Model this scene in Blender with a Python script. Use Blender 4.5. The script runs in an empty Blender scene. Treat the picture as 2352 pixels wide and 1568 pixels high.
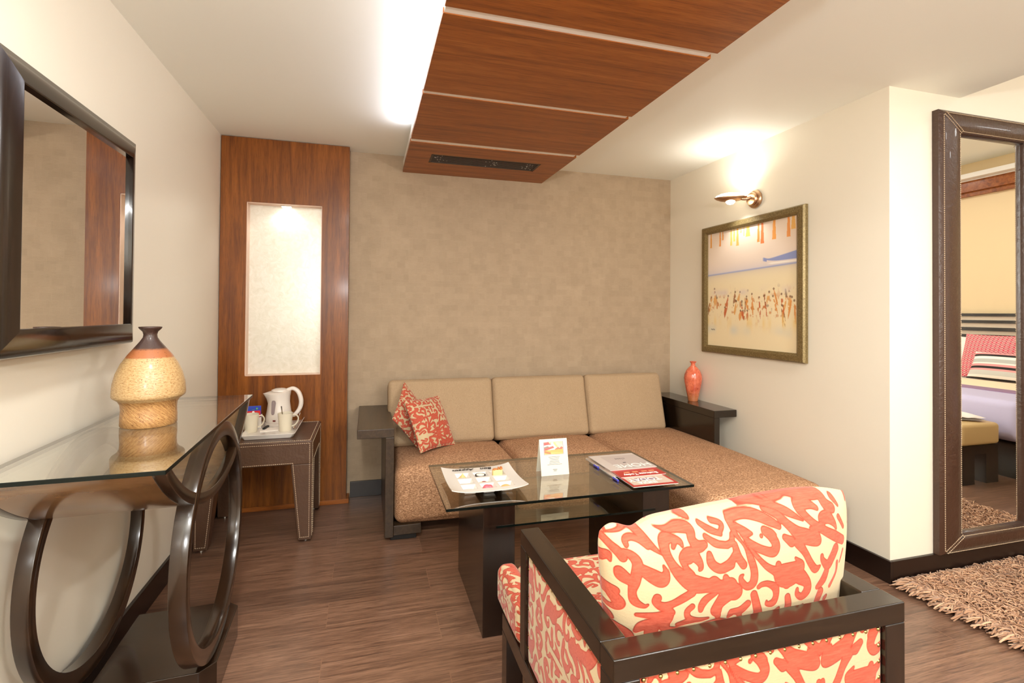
import bpy, bmesh, math, random
import numpy as np
from mathutils import Vector, Matrix
random.seed(7); RNG = np.random.default_rng(7)
SC = bpy.context.scene; COL = SC.collection
PI = math.pi
H, W, R, PT = 2.5, 3.4717, 1.9174, 0.116   # ceiling, right wall x, depth of the right wall, wood panel depth

# ------------------------------------------------------------------ materials
def lin(r, g, b):
    f = lambda c: (c/255/12.92 if c/255 <= .04045 else ((c/255+.055)/1.055)**2.4)
    return (f(r), f(g), f(b), 1)
class NT:
    def __init__(s, name):
        s.m = bpy.data.materials.new(name); s.m.use_nodes = True; s.t = s.m.node_tree
        s.b = s.t.nodes['Principled BSDF']; s.out = s.t.nodes['Material Output']
    def n(s, typ, **kw):
        x = s.t.nodes.new(typ)
        for k, v in kw.items():
            if k in x.inputs: x.inputs[k].default_value = v
            else: setattr(x, k, v)
        return x
    def l(s, a, b): s.t.links.new(a, b)
    def p(s, **kw):
        for k, v in kw.items(): s.b.inputs[k.replace('_', ' ')].default_value = v
        return s
    def coord(s, scale=(1, 1, 1), rot=(0, 0, 0), kind='Object'):
        tc = s.n('ShaderNodeTexCoord'); mp = s.n('ShaderNodeMapping')
        mp.inputs['Scale'].default_value = scale; mp.inputs['Rotation'].default_value = rot
        s.l(tc.outputs[kind], mp.inputs['Vector']); return mp.outputs['Vector']
    def noise(s, vec, scale=5, detail=4, rough=.55, dist=0):
        x = s.n('ShaderNodeTexNoise'); x.inputs['Scale'].default_value = scale; x.inputs['Detail'].default_value = detail
        x.inputs['Roughness'].default_value = rough; x.inputs['Distortion'].default_value = dist
        s.l(vec, x.inputs['Vector']); return x.outputs['Fac']
    def ramp(s, fac, stops, interp='LINEAR'):
        x = s.n('ShaderNodeValToRGB'); cr = x.color_ramp; cr.interpolation = interp
        while len(cr.elements) < len(stops): cr.elements.new(.5)
        for e, (p, c) in zip(cr.elements, stops): e.position = p; e.color = c if len(c) == 4 else (*c, 1)
        s.l(fac, x.inputs['Fac']); return x.outputs['Color']
    def mix(s, fac, a, b, typ='MIX'):
        x = s.n('ShaderNodeMix', data_type='RGBA', blend_type=typ)
        for sock, v in ((x.inputs[0], fac), (x.inputs[6], a), (x.inputs[7], b)):
            if hasattr(v, 'is_output'): s.l(v, sock)
            else: sock.default_value = v
        return x.outputs[2]
    def math(s, op, a, b=0.0, c=0.0):
        x = s.n('ShaderNodeMath', operation=op)
        for i, v in enumerate((a, b, c)):
            if hasattr(v, 'is_output'): s.l(v, x.inputs[i])
            else: x.inputs[i].default_value = v
        return x.outputs[0]
    def col(s, c): s.l(c, s.b.inputs['Base Color']); return s
    def bump(s, h, strength=.3, dist=.002):
        x = s.n('ShaderNodeBump'); x.inputs['Strength'].default_value = strength; x.inputs['Distance'].default_value = dist
        s.l(h, x.inputs['Height']); s.l(x.outputs['Normal'], s.b.inputs['Normal']); return s

def plain(name, rgb, rough=.5, metal=0, **kw):
    t = NT(name).p(Base_Color=lin(*rgb), Roughness=rough, Metallic=metal, **kw); return t.m
def paint(name, rgb, rough=.55, var=.03):
    t = NT(name).p(Roughness=rough); v = t.coord()
    n = t.noise(v, 1.3, 2); a = lin(*rgb)
    d = tuple(c*(1-var) for c in a[:3]) + (1,)
    t.col(t.mix(n, d, a)); t.bump(t.noise(v, 260, 3), .06, .001); return t.m
def wood(name, dark, mid, light, grain=(14, 14, .7), rough=.35, coat=.0, scale=3.0, pores=True, spec=.5):
    t = NT(name).p(Roughness=rough, Coat_Weight=coat, Coat_Roughness=.12, Specular_IOR_Level=spec)
    v = t.coord(grain)
    n1 = t.noise(v, scale, 6, .6, .6); n2 = t.noise(v, scale*9, 3, .6)
    c = t.ramp(n1, [(.30, lin(*dark)), (.5, lin(*mid)), (.72, lin(*light))])
    if pores:
        k = t.ramp(n2, [(.36, (.72, .69, .66, 1)), (.52, (1, 1, 1, 1))])
        c = t.mix(1.0, c, k, 'MULTIPLY')
    t.col(c); t.bump(n2, .08, .001); return t.m
def fabric(name, a, b, scale=330, bumpd=.0015, rough=.9, stretch=(1, 1, 1), c3=None):
    t = NT(name).p(Roughness=rough, Sheen_Weight=.0, Specular_IOR_Level=.15); v = t.coord(stretch)
    n = t.noise(v, scale, 2, .6); big = t.noise(v, 6, 2)
    c = t.ramp(n, [(.32, lin(*a)), (.62, lin(*b))] + ([(.75, lin(*c3))] if c3 else []))
    c = t.mix(t.math('MULTIPLY', big, .35), c, lin(*a)); t.col(c); t.bump(n, .5, bumpd); return t.m
def glass(name, tint, edge=False):
    t = NT(name); t.t.nodes.remove(t.b)
    lw = t.n('ShaderNodeLayerWeight'); lw.inputs['Blend'].default_value = .5
    f = t.math('POWER', lw.outputs['Facing'], 3.3); f = t.math('MULTIPLY_ADD', f, .95, .05)
    tr = t.n('ShaderNodeBsdfTransparent'); tr.inputs['Color'].default_value = (*tint, 1)
    gl = t.n('ShaderNodeBsdfGlossy'); gl.inputs['Roughness'].default_value = .003; gl.inputs['Color'].default_value = (1, 1, 1, 1)
    mx = t.n('ShaderNodeMixShader'); t.l(f, mx.inputs[0]); t.l(tr.outputs[0], mx.inputs[1]); t.l(gl.outputs[0], mx.inputs[2])
    t.l(mx.outputs[0], t.out.inputs['Surface']); return t.m
def emit(name, rgb, s):
    t = NT(name).p(Base_Color=(1, 1, 1, 1), Emission_Color=lin(*rgb), Emission_Strength=s); return t.m
def attr_color(name, rough=.5, coat=0.0):
    t = NT(name).p(Roughness=rough, Coat_Weight=coat, Coat_Roughness=.05)
    a = t.n('ShaderNodeAttribute', attribute_name='paint'); t.col(a.outputs['Color']); return t.m

M = {}
M['wall'] = paint('cream_paint', (236, 228, 211), .38)
M['wall_yellow'] = paint('yellow_paint', (236, 212, 168), .5)
M['ceil'] = paint('ceiling_paint', (247, 248, 240), .6)
M['white'] = paint('white_paint', (240, 236, 230), .5)
M['veneer'] = wood('wall_veneer', (92, 48, 14), (122, 68, 20), (146, 86, 30), (12, 12, .6), .34, .04, 2.2, True, .28)
M['veneer_x'] = wood('ceiling_veneer', (120, 64, 22), (152, 85, 31), (174, 105, 45), (.6, 12, 12), .36, .04, 2.2, True, .3)
M['wenge'] = wood('dark_wenge', (19, 12, 7), (29, 19, 11), (40, 27, 16), (12, .9, 12), .17, .3)
M['wenge_x'] = wood('dark_wenge_crosswise', (19, 12, 7), (29, 19, 11), (40, 27, 16), (.9, 12, 12), .17, .3)
M['wenge_z'] = wood('dark_wenge_upright', (20, 12, 8), (29, 18, 12), (40, 26, 18), (12, 12, .9), .24, .3)
M['sofawood'] = wood('sofa_wood', (44, 31, 20), (57, 42, 28), (70, 53, 37), (14, .9, 14), .34, .15)
M['console'] = wood('console_wood', (32, 20, 12), (42, 27, 16), (54, 36, 21), (3, 3, 3), .2, .35, 2.0, False)
M['trough'] = wood('trough_wood', (96, 68, 42), (118, 86, 55), (136, 102, 68), (3, 8, 3), .16, .6, 2.0, False)
M['base'] = plain('baseboard_lacquer', (30, 18, 13), .28)
M['mirror'] = plain('mirror_silver', (246, 246, 244), .0, 1.0)
M['glass_clear'] = glass('clear_table_glass', (.95, .97, .95))
M['glass_bronze'] = glass('smoky_table_glass', (.87, .85, .77))
M['glass_edge'] = plain('glass_edge', (9, 16, 13), .12, Specular_IOR_Level=.25)
M['nickel'] = plain('brushed_nickel', (196, 160, 128), .28, 1.0)
M['steel'] = plain('polished_steel', (225, 222, 218), .15, 1.0)
M['brass'] = plain('antique_brass_nail', (190, 166, 110), .22, 1.0)
M['black'] = plain('matte_black', (18, 15, 13), .6)
M['vent'] = plain('vent_grille', (54, 40, 30), .45)
M['ventfluff'] = plain('vent_dust', (200, 190, 175), .9)
M['porcelain'] = plain('white_porcelain', (222, 216, 208), .12, Coat_Weight=.4)
M['mug'] = plain('cream_mug_glaze', (216, 206, 184), .2)
M['plastic'] = plain('white_kettle_plastic', (224, 214, 204), .28)
M['greyplastic'] = plain('grey_water_window', (150, 135, 136), .2)
M['redplastic'] = plain('red_switch', (110, 30, 24), .3)
M['paper'] = plain('white_paper', (226, 222, 214), .7)
M['napkin'] = plain('napkin_tissue', (246, 238, 228), .9)
M['creamcard'] = plain('cream_card', (226, 218, 198), .55)
M['ink'] = plain('black_ink', (25, 22, 24), .5)
M['greyink'] = plain('grey_ink', (120, 110, 105), .6)
M['thread'] = plain('cream_thread', (206, 182, 152), .8)
M['blue'] = plain('blue_wrapper', (46, 70, 176), .35)
M['red'] = plain('red_wrapper', (205, 36, 34), .35)
M['magred'] = plain('red_cover', (178, 44, 40), .3)
M['maggrey'] = plain('greige_cover', (204, 192, 184), .3)
M['magcream'] = plain('pale_cover', (206, 186, 170), .3)
M['whiteink'] = plain('white_ink', (250, 248, 244), .4)
M['peachink'] = plain('peach_ink', (240, 150, 110), .4)
M['penblue'] = plain('blue_pen_plastic', (74, 78, 190), .3)
M['yellow'] = plain('yellow_print', (236, 206, 90), .5)
M['green'] = plain('green_print', (90, 170, 80), .5)
M['linen'] = plain('white_linen', (240, 234, 228), .85)
M['lavender'] = plain('lavender_coverlet', (196, 190, 220), .8)
M['creamlinen'] = plain('cream_blanket', (242, 228, 196), .85)
M['benchtop'] = plain('tan_bench_leather', (206, 176, 124), .45)
M['bulb'] = emit('lamp_glow', (255, 238, 210), 14)
M['bulb_cool'] = emit('niche_bulb', (255, 246, 232), 25)
M['gold'] = None

def m_floor():
    t = NT('laminate_floor').p(Roughness=.3, Coat_Weight=.12, Coat_Roughness=.22)
    tc = t.n('ShaderNodeTexCoord')
    br = t.n('ShaderNodeTexBrick'); br.offset = .37
    for k, v in dict(Scale=1.0).items(): br.inputs[k].default_value = v
    br.inputs['Brick Width'].default_value = 1.25; br.inputs['Row Height'].default_value = .195
    br.inputs['Mortar Size'].default_value = .0012; br.inputs['Bias'].default_value = 0
    br.inputs['Color1'].default_value = (.3, .3, .3, 1); br.inputs['Color2'].default_value = (.75, .75, .75, 1); br.inputs['Mortar'].default_value = (.5, .5, .5, 1)
    t.l(tc.outputs['Object'], br.inputs['Vector'])
    # shift the grain from plank to plank
    cb = t.n('ShaderNodeCombineXYZ'); t.l(t.math('MULTIPLY', br.outputs['Color'], 9.0), cb.inputs[0]); t.l(t.math('MULTIPLY', br.outputs['Color'], 4.0), cb.inputs[2])
    ad = t.n('ShaderNodeVectorMath', operation='ADD'); t.l(tc.outputs['Object'], ad.inputs[0]); t.l(cb.outputs[0], ad.inputs[1])
    mp = t.n('ShaderNodeMapping'); mp.inputs['Scale'].default_value = (.8, 19, 1); t.l(ad.outputs[0], mp.inputs['Vector'])
    n1 = t.noise(mp.outputs[0], 2.4, 6, .62, 1.1); n2 = t.noise(mp.outputs[0], 16, 4, .6, .3)
    c = t.ramp(n1, [(.28, lin(94, 67, 52)), (.48, lin(124, 92, 73)), (.72, lin(150, 115, 93))])
    c = t.mix(1.0, c, t.ramp(n2, [(.38, (.6, .57, .56, 1)), (.56, (1, 1, 1, 1))]), 'MULTIPLY')
    pv = t.ramp(br.outputs['Color'], [(.3, (.82, .82, .82, 1)), (.75, (1.1, 1.08, 1.05, 1))])
    c = t.mix(1.0, c, pv, 'MULTIPLY')
    c = t.mix(t.math('MULTIPLY', br.outputs['Fac'], .5), c, lin(150, 110, 84)); t.col(c)
    t.bump(n2, .12, .001); return t.m
M['floor'] = m_floor()

def m_wallpaper():
    t = NT('woven_wallpaper').p(Roughness=.8, Specular_IOR_Level=.25)
    v = t.coord((1, 1, 1), (PI/2, 0, 0))
    def brick(bw, rh, off, a, b):
        x = t.n('ShaderNodeTexBrick'); x.offset = off; x.squash = .7; x.squash_frequency = 3
        x.inputs['Scale'].default_value = 1; x.inputs['Brick Width'].default_value = bw; x.inputs['Row Height'].default_value = rh
        x.inputs['Mortar Size'].default_value = .0015; x.inputs['Mortar Smooth'].default_value = 1
        x.inputs['Color1'].default_value = (a,)*3+(1,); x.inputs['Color2'].default_value = (b,)*3+(1,); x.inputs['Mortar'].default_value = (b+.05,)*3+(1,)
        t.l(v, x.inputs['Vector']); return x.outputs['Color']
    b1 = brick(.062, .045, .43, .35, .75); b2 = brick(.115, .082, .27, .35, .75)
    n = t.noise(v, 420, 3, .7); big = t.noise(v, 9, 3)
    mp = t.n('ShaderNodeMapping'); mp.inputs['Scale'].default_value = (30, 300, 30); t.l(v, mp.inputs['Vector'])
    st = t.noise(mp.outputs[0], 1, 2, .6)
    f = t.math('ADD', t.math('MULTIPLY', b1, .15), t.math('MULTIPLY', b2, .12))
    f = t.math('ADD', f, t.math('MULTIPLY', n, .50)); f = t.math('ADD', f, t.math('MULTIPLY', st, .18)); f = t.math('ADD', f, t.math('MULTIPLY', big, .14))
    t.col(t.ramp(f, [(.40, lin(152, 133, 110)), (.62, lin(174, 153, 128)), (.84, lin(192, 171, 146))]))
    t.bump(st, .25, .001); return t.m
M['wallpaper'] = m_wallpaper()

def m_leather(name, rgb, rough=.36, b=.5):
    t = NT(name).p(Roughness=rough, Coat_Weight=.1); v = t.coord()
    n = t.noise(v, 90, 4, .6); big = t.noise(v, 5, 3)
    a = lin(*rgb); d = tuple(c*.72 for c in a[:3])+(1,)
    t.col(t.mix(big, d, a)); t.bump(t.math('ADD', t.math('MULTIPLY', n, .5), t.noise(v, 14, 3, .6, 1.0)), b, .004); return t.m
M['leather'] = m_leather('brown_leather', (86, 59, 41))
M['leather_frame'] = m_leather('mirror_frame_leather', (70, 46, 34), .28, .8)

M['sofaback'] = fabric('beige_upholstery', (146, 122, 94), (190, 164, 132), 420, stretch=(1.6, 1.6, .8))
M['sofaseat'] = fabric('brown_tweed', (122, 86, 62), (206, 160, 122), 95, .004, stretch=(1, 2.2, 2.2), c3=(242, 210, 178))

def m_niche():
    t = NT('foil_niche_lining').p(Roughness=.3, Metallic=.15); v = t.coord()
    n = t.noise(v, 22, 5, .65, 1.2); t.col(t.ramp(n, [(.3, lin(214, 208, 190)), (.65, lin(228, 223, 210))]))
    t.bump(n, .2, .003); return t.m
M['niche'] = m_niche()
M['nicheside'] = plain('niche_side_lining', (222, 190, 168), .4)

def m_damask(k=1.0):
    t = NT('damask_velvet').p(Roughness=.85, Sheen_Weight=.18, Sheen_Roughness=.4, Specular_IOR_Level=.15)
    a = t.n('ShaderNodeAttribute', attribute_name='damask'); d = a.outputs['Fac']
    v = t.coord((25, 160, 160)); n = t.noise(v, 1.4, 4, .6)
    fib = t.noise(t.coord(), 650, 2, .6); big = t.noise(t.coord(), 7, 3, .6)
    coral = t.mix(n, lin(146, 46, 32), lin(212, 112, 88)); coral = t.mix(t.math('MULTIPLY', big, .45), coral, lin(186, 78, 56))
    cream = t.mix(fib, lin(184, 162, 126), lin(204, 182, 146))
    inside = t.ramp(t.math('MULTIPLY_ADD', d, 60*k, .5), [(.44, (1, 1, 1, 1)), (.56, (0, 0, 0, 1))])
    c = t.mix(inside, cream, coral)
    band = t.ramp(t.math('MULTIPLY_ADD', d, 60*k, .5), [(.33, (0, 0, 0, 1)), (.45, (1, 1, 1, 1)), (.56, (0, 0, 0, 1))])
    c = t.mix(t.math('MULTIPLY', band, .75), c, lin(160, 44, 26)); t.col(c)
    h = t.math('ADD', t.math('MULTIPLY', inside, .7), t.math('MULTIPLY', n, .25)); t.bump(h, .5, .003); return t.m
M['damask'] = m_damask(); M['damask_small'] = m_damask(1.6)

def m_bigvase():
    t = NT('stoneware_glaze').p(Roughness=.4, Coat_Weight=.25, Coat_Roughness=.2)
    tc = t.n('ShaderNodeTexCoord'); sp = t.n('ShaderNodeSeparateXYZ'); t.l(tc.outputs['Object'], sp.inputs[0]); z = sp.outputs[2]
    v = tc.outputs['Object']; n = t.noise(v, 60, 4, .7)
    ang = t.math('ARCTAN2', sp.outputs[1], sp.outputs[0])
    cv = t.n('ShaderNodeCombineXYZ'); t.l(t.math('MULTIPLY', ang, 11.0), cv.inputs[0]); t.l(t.math('MULTIPLY', z, 260.0), cv.inputs[1])
    upper = t.noise(cv.outputs[0], 1.0, 3, .7)
    cw = t.n('ShaderNodeCombineXYZ'); t.l(t.math('ADD', t.math('MULTIPLY', ang, 9.0), t.math('MULTIPLY', z, 120.0)), cw.inputs[0]); t.l(t.math('MULTIPLY', z, 40.0), cw.inputs[1])
    lower = t.noise(cw.outputs[0], 1.3, 3, .7)
    isl = t.math('LESS_THAN', z, .088)
    body = t.mix(isl, t.ramp(upper, [(.32, lin(160, 118, 66)), (.5, lin(188, 154, 106)), (.75, lin(204, 174, 126))]), t.ramp(lower, [(.35, lin(150, 102, 56)), (.55, lin(184, 138, 84)), (.75, lin(200, 160, 104))]))
    zz = t.math('ADD', z, t.math('MULTIPLY', n, .006))
    band = t.ramp(zz, [(0.2345, (0, 0, 0, 1)), (.2355, (1, 1, 1, 1))]); c = t.mix(band, body, lin(164, 98, 56))
    band2 = t.ramp(zz, [(.2635, (0, 0, 0, 1)), (.268, (1, 1, 1, 1))]); c = t.mix(band2, c, lin(62, 40, 32))
    spk = t.ramp(t.noise(v, 190, 2, .6), [(.30, (.35, .22, .12, 1)), (.36, (1, 1, 1, 1))]); c = t.mix(1.0, c, spk, 'MULTIPLY'); t.col(c)
    t.bump(t.mix(isl, upper, lower), .35, .004); return t.m
M['bigvase'] = m_bigvase()
def m_redvase():
    t = NT('coral_glaze').p(Roughness=.08, Coat_Weight=.8, Coat_Roughness=.05)
    tc = t.n('ShaderNodeTexCoord'); v = tc.outputs['Object']; sp = t.n('ShaderNodeSeparateXYZ'); t.l(v, sp.inputs[0])
    n = t.noise(v, 42, 5, .7, 1.0); n2 = t.noise(v, 14, 3, .6)
    c = t.ramp(n2, [(.35, lin(196, 84, 56)), (.6, lin(226, 120, 88))])
    c = t.mix(t.ramp(n, [(.56, (0, 0, 0, 1)), (.66, (.8, .8, .8, 1))]), c, lin(140, 40, 30))
    zr = t.ramp(t.math('ADD', t.math('MULTIPLY', sp.outputs[2], 2.0), t.math('MULTIPLY', n2, .12)), [(.1, (1, 1, 1, 1)), (.24, (0, 0, 0, 1))])
    c = t.mix(t.math('MULTIPLY', zr, .6), c, lin(168, 118, 66)); t.col(c); return t.m
M['redvase'] = m_redvase()
def m_goldframe():
    t = NT('antique_gold_frame').p(Roughness=.36, Metallic=.45); v = t.coord()
    n = t.noise(v, 150, 4, .7); t.col(t.ramp(n, [(.3, lin(98, 80, 46)), (.55, lin(134, 116, 76)), (.75, lin(164, 146, 104))])); t.bump(n, .3, .001); return t.m
M['gold'] = m_goldframe()
def m_stripes(name, stops, axis=2, scale=1.0, off=0.0, rough=.8):
    t = NT(name).p(Roughness=rough); tc = t.n('ShaderNodeTexCoord'); sp = t.n('ShaderNodeSeparateXYZ'); t.l(tc.outputs['Object'], sp.inputs[0])
    t.col(t.ramp(t.math('MULTIPLY_ADD', sp.outputs[axis], scale, off), stops, 'CONSTANT')); return t.m
def m_honey():
    t = NT('raspberry_lattice').p(Roughness=.85); tc = t.n('ShaderNodeTexCoord'); sp = t.n('ShaderNodeSeparateXYZ'); t.l(tc.outputs['Object'], sp.inputs[0])
    y = t.math('MULTIPLY', sp.outputs[0], 2*PI/.080); z = t.math('MULTIPLY', sp.outputs[1], 2*PI/.086)
    # rows of ovals between wavy lines
    a = t.math('ABSOLUTE', t.math('SINE', t.math('ADD', z, t.math('MULTIPLY', t.math('SINE', y), .9))))
    b = t.math('ABSOLUTE', t.math('SINE', t.math('SUBTRACT', z, t.math('MULTIPLY', t.math('SINE', y), .9))))
    mn = t.math('MINIMUM', a, b)
    c = t.ramp(mn, [(.0, lin(172, 26, 60)), (.30, lin(250, 214, 204)), (.55, lin(226, 96, 112)), (.80, lin(206, 60, 84))], 'CONSTANT'); t.col(c); return t.m
M['honey'] = m_honey()
def m_rug():
    t = NT('shag_yarn').p(Roughness=.85, Sheen_Weight=.2)
    a = t.n('ShaderNodeAttribute', attribute_name='tone')
    t.col(t.ramp(a.outputs['Fac'], [(0, lin(128, 88, 62)), (.5, lin(184, 138, 104)), (1, lin(218, 176, 140))])); return t.m
M['rug'] = m_rug(); M['rugback'] = plain('rug_backing', (120, 84, 60), .9)
M['canvas'] = attr_color('painted_canvas', .45, .0)
M['print'] = attr_color('printed_photo', .35)
SW = [lin(40, 34, 30), lin(238, 224, 216), lin(198, 196, 190), lin(226, 156, 154), lin(30, 26, 24), lin(224, 150, 150), lin(240, 230, 222), lin(186, 188, 182), lin(244, 238, 230), lin(34, 28, 26), lin(226, 150, 150), lin(240, 230, 222)]
M['stripes'] = m_stripes('striped_cotton', [(p, c) for p, c in zip((0, .06, .13, .28, .34, .42, .50, .55, .68, .78, .86, .92), SW)], 1, 1/.34, .5)
M['runner'] = m_stripes('striped_runner', [(0, lin(150, 120, 150)), (.25, lin(230, 222, 210)), (.5, lin(190, 180, 168)), (.65, lin(54, 38, 36)), (.8, lin(236, 226, 206))], 0, 1/.34, -6.02/.34)

# ------------------------------------------------------------------ mesh helpers
class MB:
    def __init__(s): s.v = []; s.f = []; s.mi = []
    def add(s, vs, fs, mi=0):
        o = len(s.v); s.v += [tuple(map(float, x)) for x in vs]; s.f += [tuple(i+o for i in f) for f in fs]; s.mi += [mi]*len(fs); return s
    def box(s, x0, x1, y0, y1, z0, z1, mi=0, side_mi=None):
        v = [(x0, y0, z0), (x1, y0, z0), (x1, y1, z0), (x0, y1, z0), (x0, y0, z1), (x1, y0, z1), (x1, y1, z1), (x0, y1, z1)]
        f = [(3, 2, 1, 0), (4, 5, 6, 7), (0, 1, 5, 4), (1, 2, 6, 5), (2, 3, 7, 6), (3, 0, 4, 7)]
        o = len(s.v); s.add(v, f, mi)
        if side_mi is not None:
            for k in range(4): s.mi[-1-k] = side_mi
        return s
    def prism(s, poly, axis, a, b, mi=0):
        """closed polygon in the two other axes, extruded along axis from a to b"""
        def P(p, t): return {'X': (t, p[0], p[1]), 'Y': (p[0], t, p[1]), 'Z': (p[0], p[1], t)}[axis]
        n = len(poly); v = [P(p, a) for p in poly] + [P(p, b) for p in poly]
        f = [(i, (i+1) % n, n+(i+1) % n, n+i) for i in range(n)] + [tuple(range(n))[::-1], tuple(range(n, 2*n))]
        return s.add(v, f, mi)
    def lathe(s, prof, n=48, c=(0, 0, 0), mi=0, sx=1.0, sy=1.0):
        v = []; 
        for r, z in prof:
            for k in range(n):
                a = 2*PI*k/n; v.append((c[0]+sx*r*math.cos(a), c[1]+sy*r*math.sin(a), c[2]+z))
        f = [(i*n+k, i*n+(k+1) % n, (i+1)*n+(k+1) % n, (i+1)*n+k) for i in range(len(prof)-1) for k in range(n)]
        if prof[0][0] > 1e-6: f.append(tuple(range(n))[::-1])
        if prof[-1][0] > 1e-6: f.append(tuple((len(prof)-1)*n+k for k in range(n)))
        return s.add(v, f, mi)
    def tube(s, pts, rad, n=8, mi=0, closed=False, flat=(1, 1)):
        pts = [Vector(p) for p in pts]; m = len(pts); rr = rad if hasattr(rad, '__len__') else [rad]*m
        v = []; up = Vector((0, 0, 1)); prev = None
        for i, p in enumerate(pts):
            a = pts[(i-1) % m] if (closed or i > 0) else p; b = pts[(i+1) % m] if (closed or i < m-1) else p
            t = (b-a).normalized()
            if prev is None: prev = t.cross(up if abs(t.z) < .95 else Vector((0, 1, 0))).normalized()
            x = (prev - t*prev.dot(t)).normalized(); y = t.cross(x); prev = x
            for k in range(n):
                q = 2*PI*k/n; v.append(p + x*math.cos(q)*rr[i]*flat[0] + y*math.sin(q)*rr[i]*flat[1])
        f = [(i*n+k, i*n+(k+1) % n, ((i+1) % m)*n+(k+1) % n, ((i+1) % m)*n+k) for i in range(m if closed else m-1) for k in range(n)]
        if not closed: f += [tuple(range(n))[::-1], tuple((m-1)*n+k for k in range(n))]
        return s.add(v, f, mi)
    def sweep_ring(s, inner, outer, axis, a, b, mi=0, closed=True):
        """flat band between two polylines, extruded along an axis (a hoop or an arc of wood)"""
        def P(p, t): return {'X': (t, p[0], p[1]), 'Y': (p[0], t, p[1]), 'Z': (p[0], p[1], t)}[axis]
        n = len(inner); v = [P(p, a) for p in inner]+[P(p, a) for p in outer]+[P(p, b) for p in inner]+[P(p, b) for p in outer]; f = []
        for i in range(n if closed else n-1):
            j = (i+1) % n
            f += [(i, j, n+j, n+i), (2*n+j, 2*n+i, 3*n+i, 3*n+j), (j, i, 2*n+i, 2*n+j), (n+i, n+j, 3*n+j, 3*n+i)]
        if not closed: f += [(0, n, 3*n, 2*n), (n-1, 2*n-1+0*n, 4*n-1, 3*n-1)]
        return s.add(v, f, mi)
    def grid(s, X, Y, Z, mi=0, flip=False):
        h, w = X.shape; v = np.stack([X, Y, Z], -1).reshape(-1, 3)
        f = [(i*w+j, i*w+j+1, (i+1)*w+j+1, (i+1)*w+j) for i in range(h-1) for j in range(w-1)]
        if flip: f = [q[::-1] for q in f]
        return s.add(v, f, mi)
    def dashes(s, pts, w=.0022, dash=.007, gap=.004, h=.0014, normal=(0, 0, 1)):
        """stitched thread: little raised dashes along a polyline"""
        nv = Vector(normal)
        for a, b in zip(pts[:-1], pts[1:]):
            a = Vector(a); b = Vector(b); L = (b-a).length; t = (b-a)/L; sd = t.cross(nv).normalized()*w/2; u = 0
            while u < L:
                p = a+t*u; q = a+t*min(L, u+dash); e = nv*h
                s.add([p-sd-e, q-sd-e, q+sd-e, p+sd-e, p-sd+e, q-sd+e, q+sd+e, p+sd+e], [(3, 2, 1, 0), (4, 5, 6, 7), (0, 1, 5, 4), (1, 2, 6, 5), (2, 3, 7, 6), (3, 0, 4, 7)]); u += dash+gap
        return s
    def mesh(s, name, mats, smooth=False):
        me = bpy.data.meshes.new(name); me.from_pydata(s.v, [], s.f); me.update()
        for m in (mats if isinstance(mats, (list, tuple)) else [mats]): me.materials.append(m)
        if any(s.mi): me.polygons.foreach_set('material_index', s.mi)
        bm = bmesh.new(); bm.from_mesh(me); bmesh.ops.recalc_face_normals(bm, faces=bm.faces); bm.to_mesh(me); bm.free()
        if smooth: me.polygons.foreach_set('use_smooth', [True]*len(me.polygons))
        return me
def add_obj(name, me, parent=None, loc=(0, 0, 0), rot=(0, 0, 0)):
    o = bpy.data.objects.new(name, me); COL.objects.link(o); o.location = loc; o.rotation_euler = rot
    if parent: o.parent = parent
    return o
def obj(name, mb, mats, parent=None, smooth=False, bevel=0, seg=2, loc=(0, 0, 0), rot=(0, 0, 0), label=None):
    o = add_obj(name, mb.mesh(name, mats, smooth), parent, loc, rot)
    if bevel:
        b = o.modifiers.new('edge', 'BEVEL'); b.width = bevel; b.segments = seg; b.limit_method = 'ANGLE'; b.angle_limit = math.radians(40)
        if not smooth:
            o.data.polygons.foreach_set('use_smooth', [True]*len(o.data.polygons))
            b.harden_normals = True
    elif smooth:
        try: o.data.set_sharp_from_angle(angle=math.radians(48))
        except Exception: pass
    if label: o['label'] = label
    return o
def tag(o, label, cat, group=None):
    o['label'] = label; o['category'] = cat
    if group: o['group'] = group
    return o
def thing(name, label, cat, loc=(0, 0, 0), rot=0, group=None):
    o = bpy.data.objects.new(name, None); COL.objects.link(o); o.location = loc; o.rotation_euler = (0, 0, rot); o.empty_display_size = .1
    return tag(o, label, cat, group)
def struct(name, mb, mats, label=None, **kw):
    o = obj(name, mb, mats, **kw); o['kind'] = 'structure'
    if label: o['label'] = label
    return o
def set_attr(me, name, vals, typ='FLOAT'):
    a = me.attributes.new(name, typ, 'POINT')
    if typ == 'FLOAT': a.data.foreach_set('value', np.asarray(vals, np.float32).ravel())
    else:
        v = np.asarray(vals, np.float32); v = np.concatenate([v, np.ones((len(v), 1), np.float32)], 1); a.data.foreach_set('color', v.ravel())
def verts_np(me):
    a = np.empty(len(me.vertices)*3, np.float32); me.vertices.foreach_get('co', a); return a.reshape(-1, 3)
FONTS = {}
def text_mesh(body, size, shear=0.0, align='CENTER', extrude=.0002, xs=1.0, bold=0.0):
    cu = bpy.data.curves.new('txt', 'FONT'); cu.body = body; cu.size = size; cu.shear = shear; cu.align_x = align; cu.align_y = 'CENTER'; cu.extrude = extrude; cu.offset = bold
    o = bpy.data.objects.new('txt', cu); COL.objects.link(o); dg = bpy.context.evaluated_depsgraph_get(); dg.update()
    me = bpy.data.meshes.new_from_object(o.evaluated_get(dg)); bpy.data.objects.remove(o); bpy.data.curves.remove(cu)
    if xs != 1.0: me.transform(Matrix.Diagonal((xs, 1, 1, 1)))
    return me
def text(name, body, size, mat, parent, loc, rot=(0, 0, 0), **kw):
    me = text_mesh(body, size, **kw); me.materials.clear(); me.materials.append(mat); return add_obj(name, me, parent, loc, rot)

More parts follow.
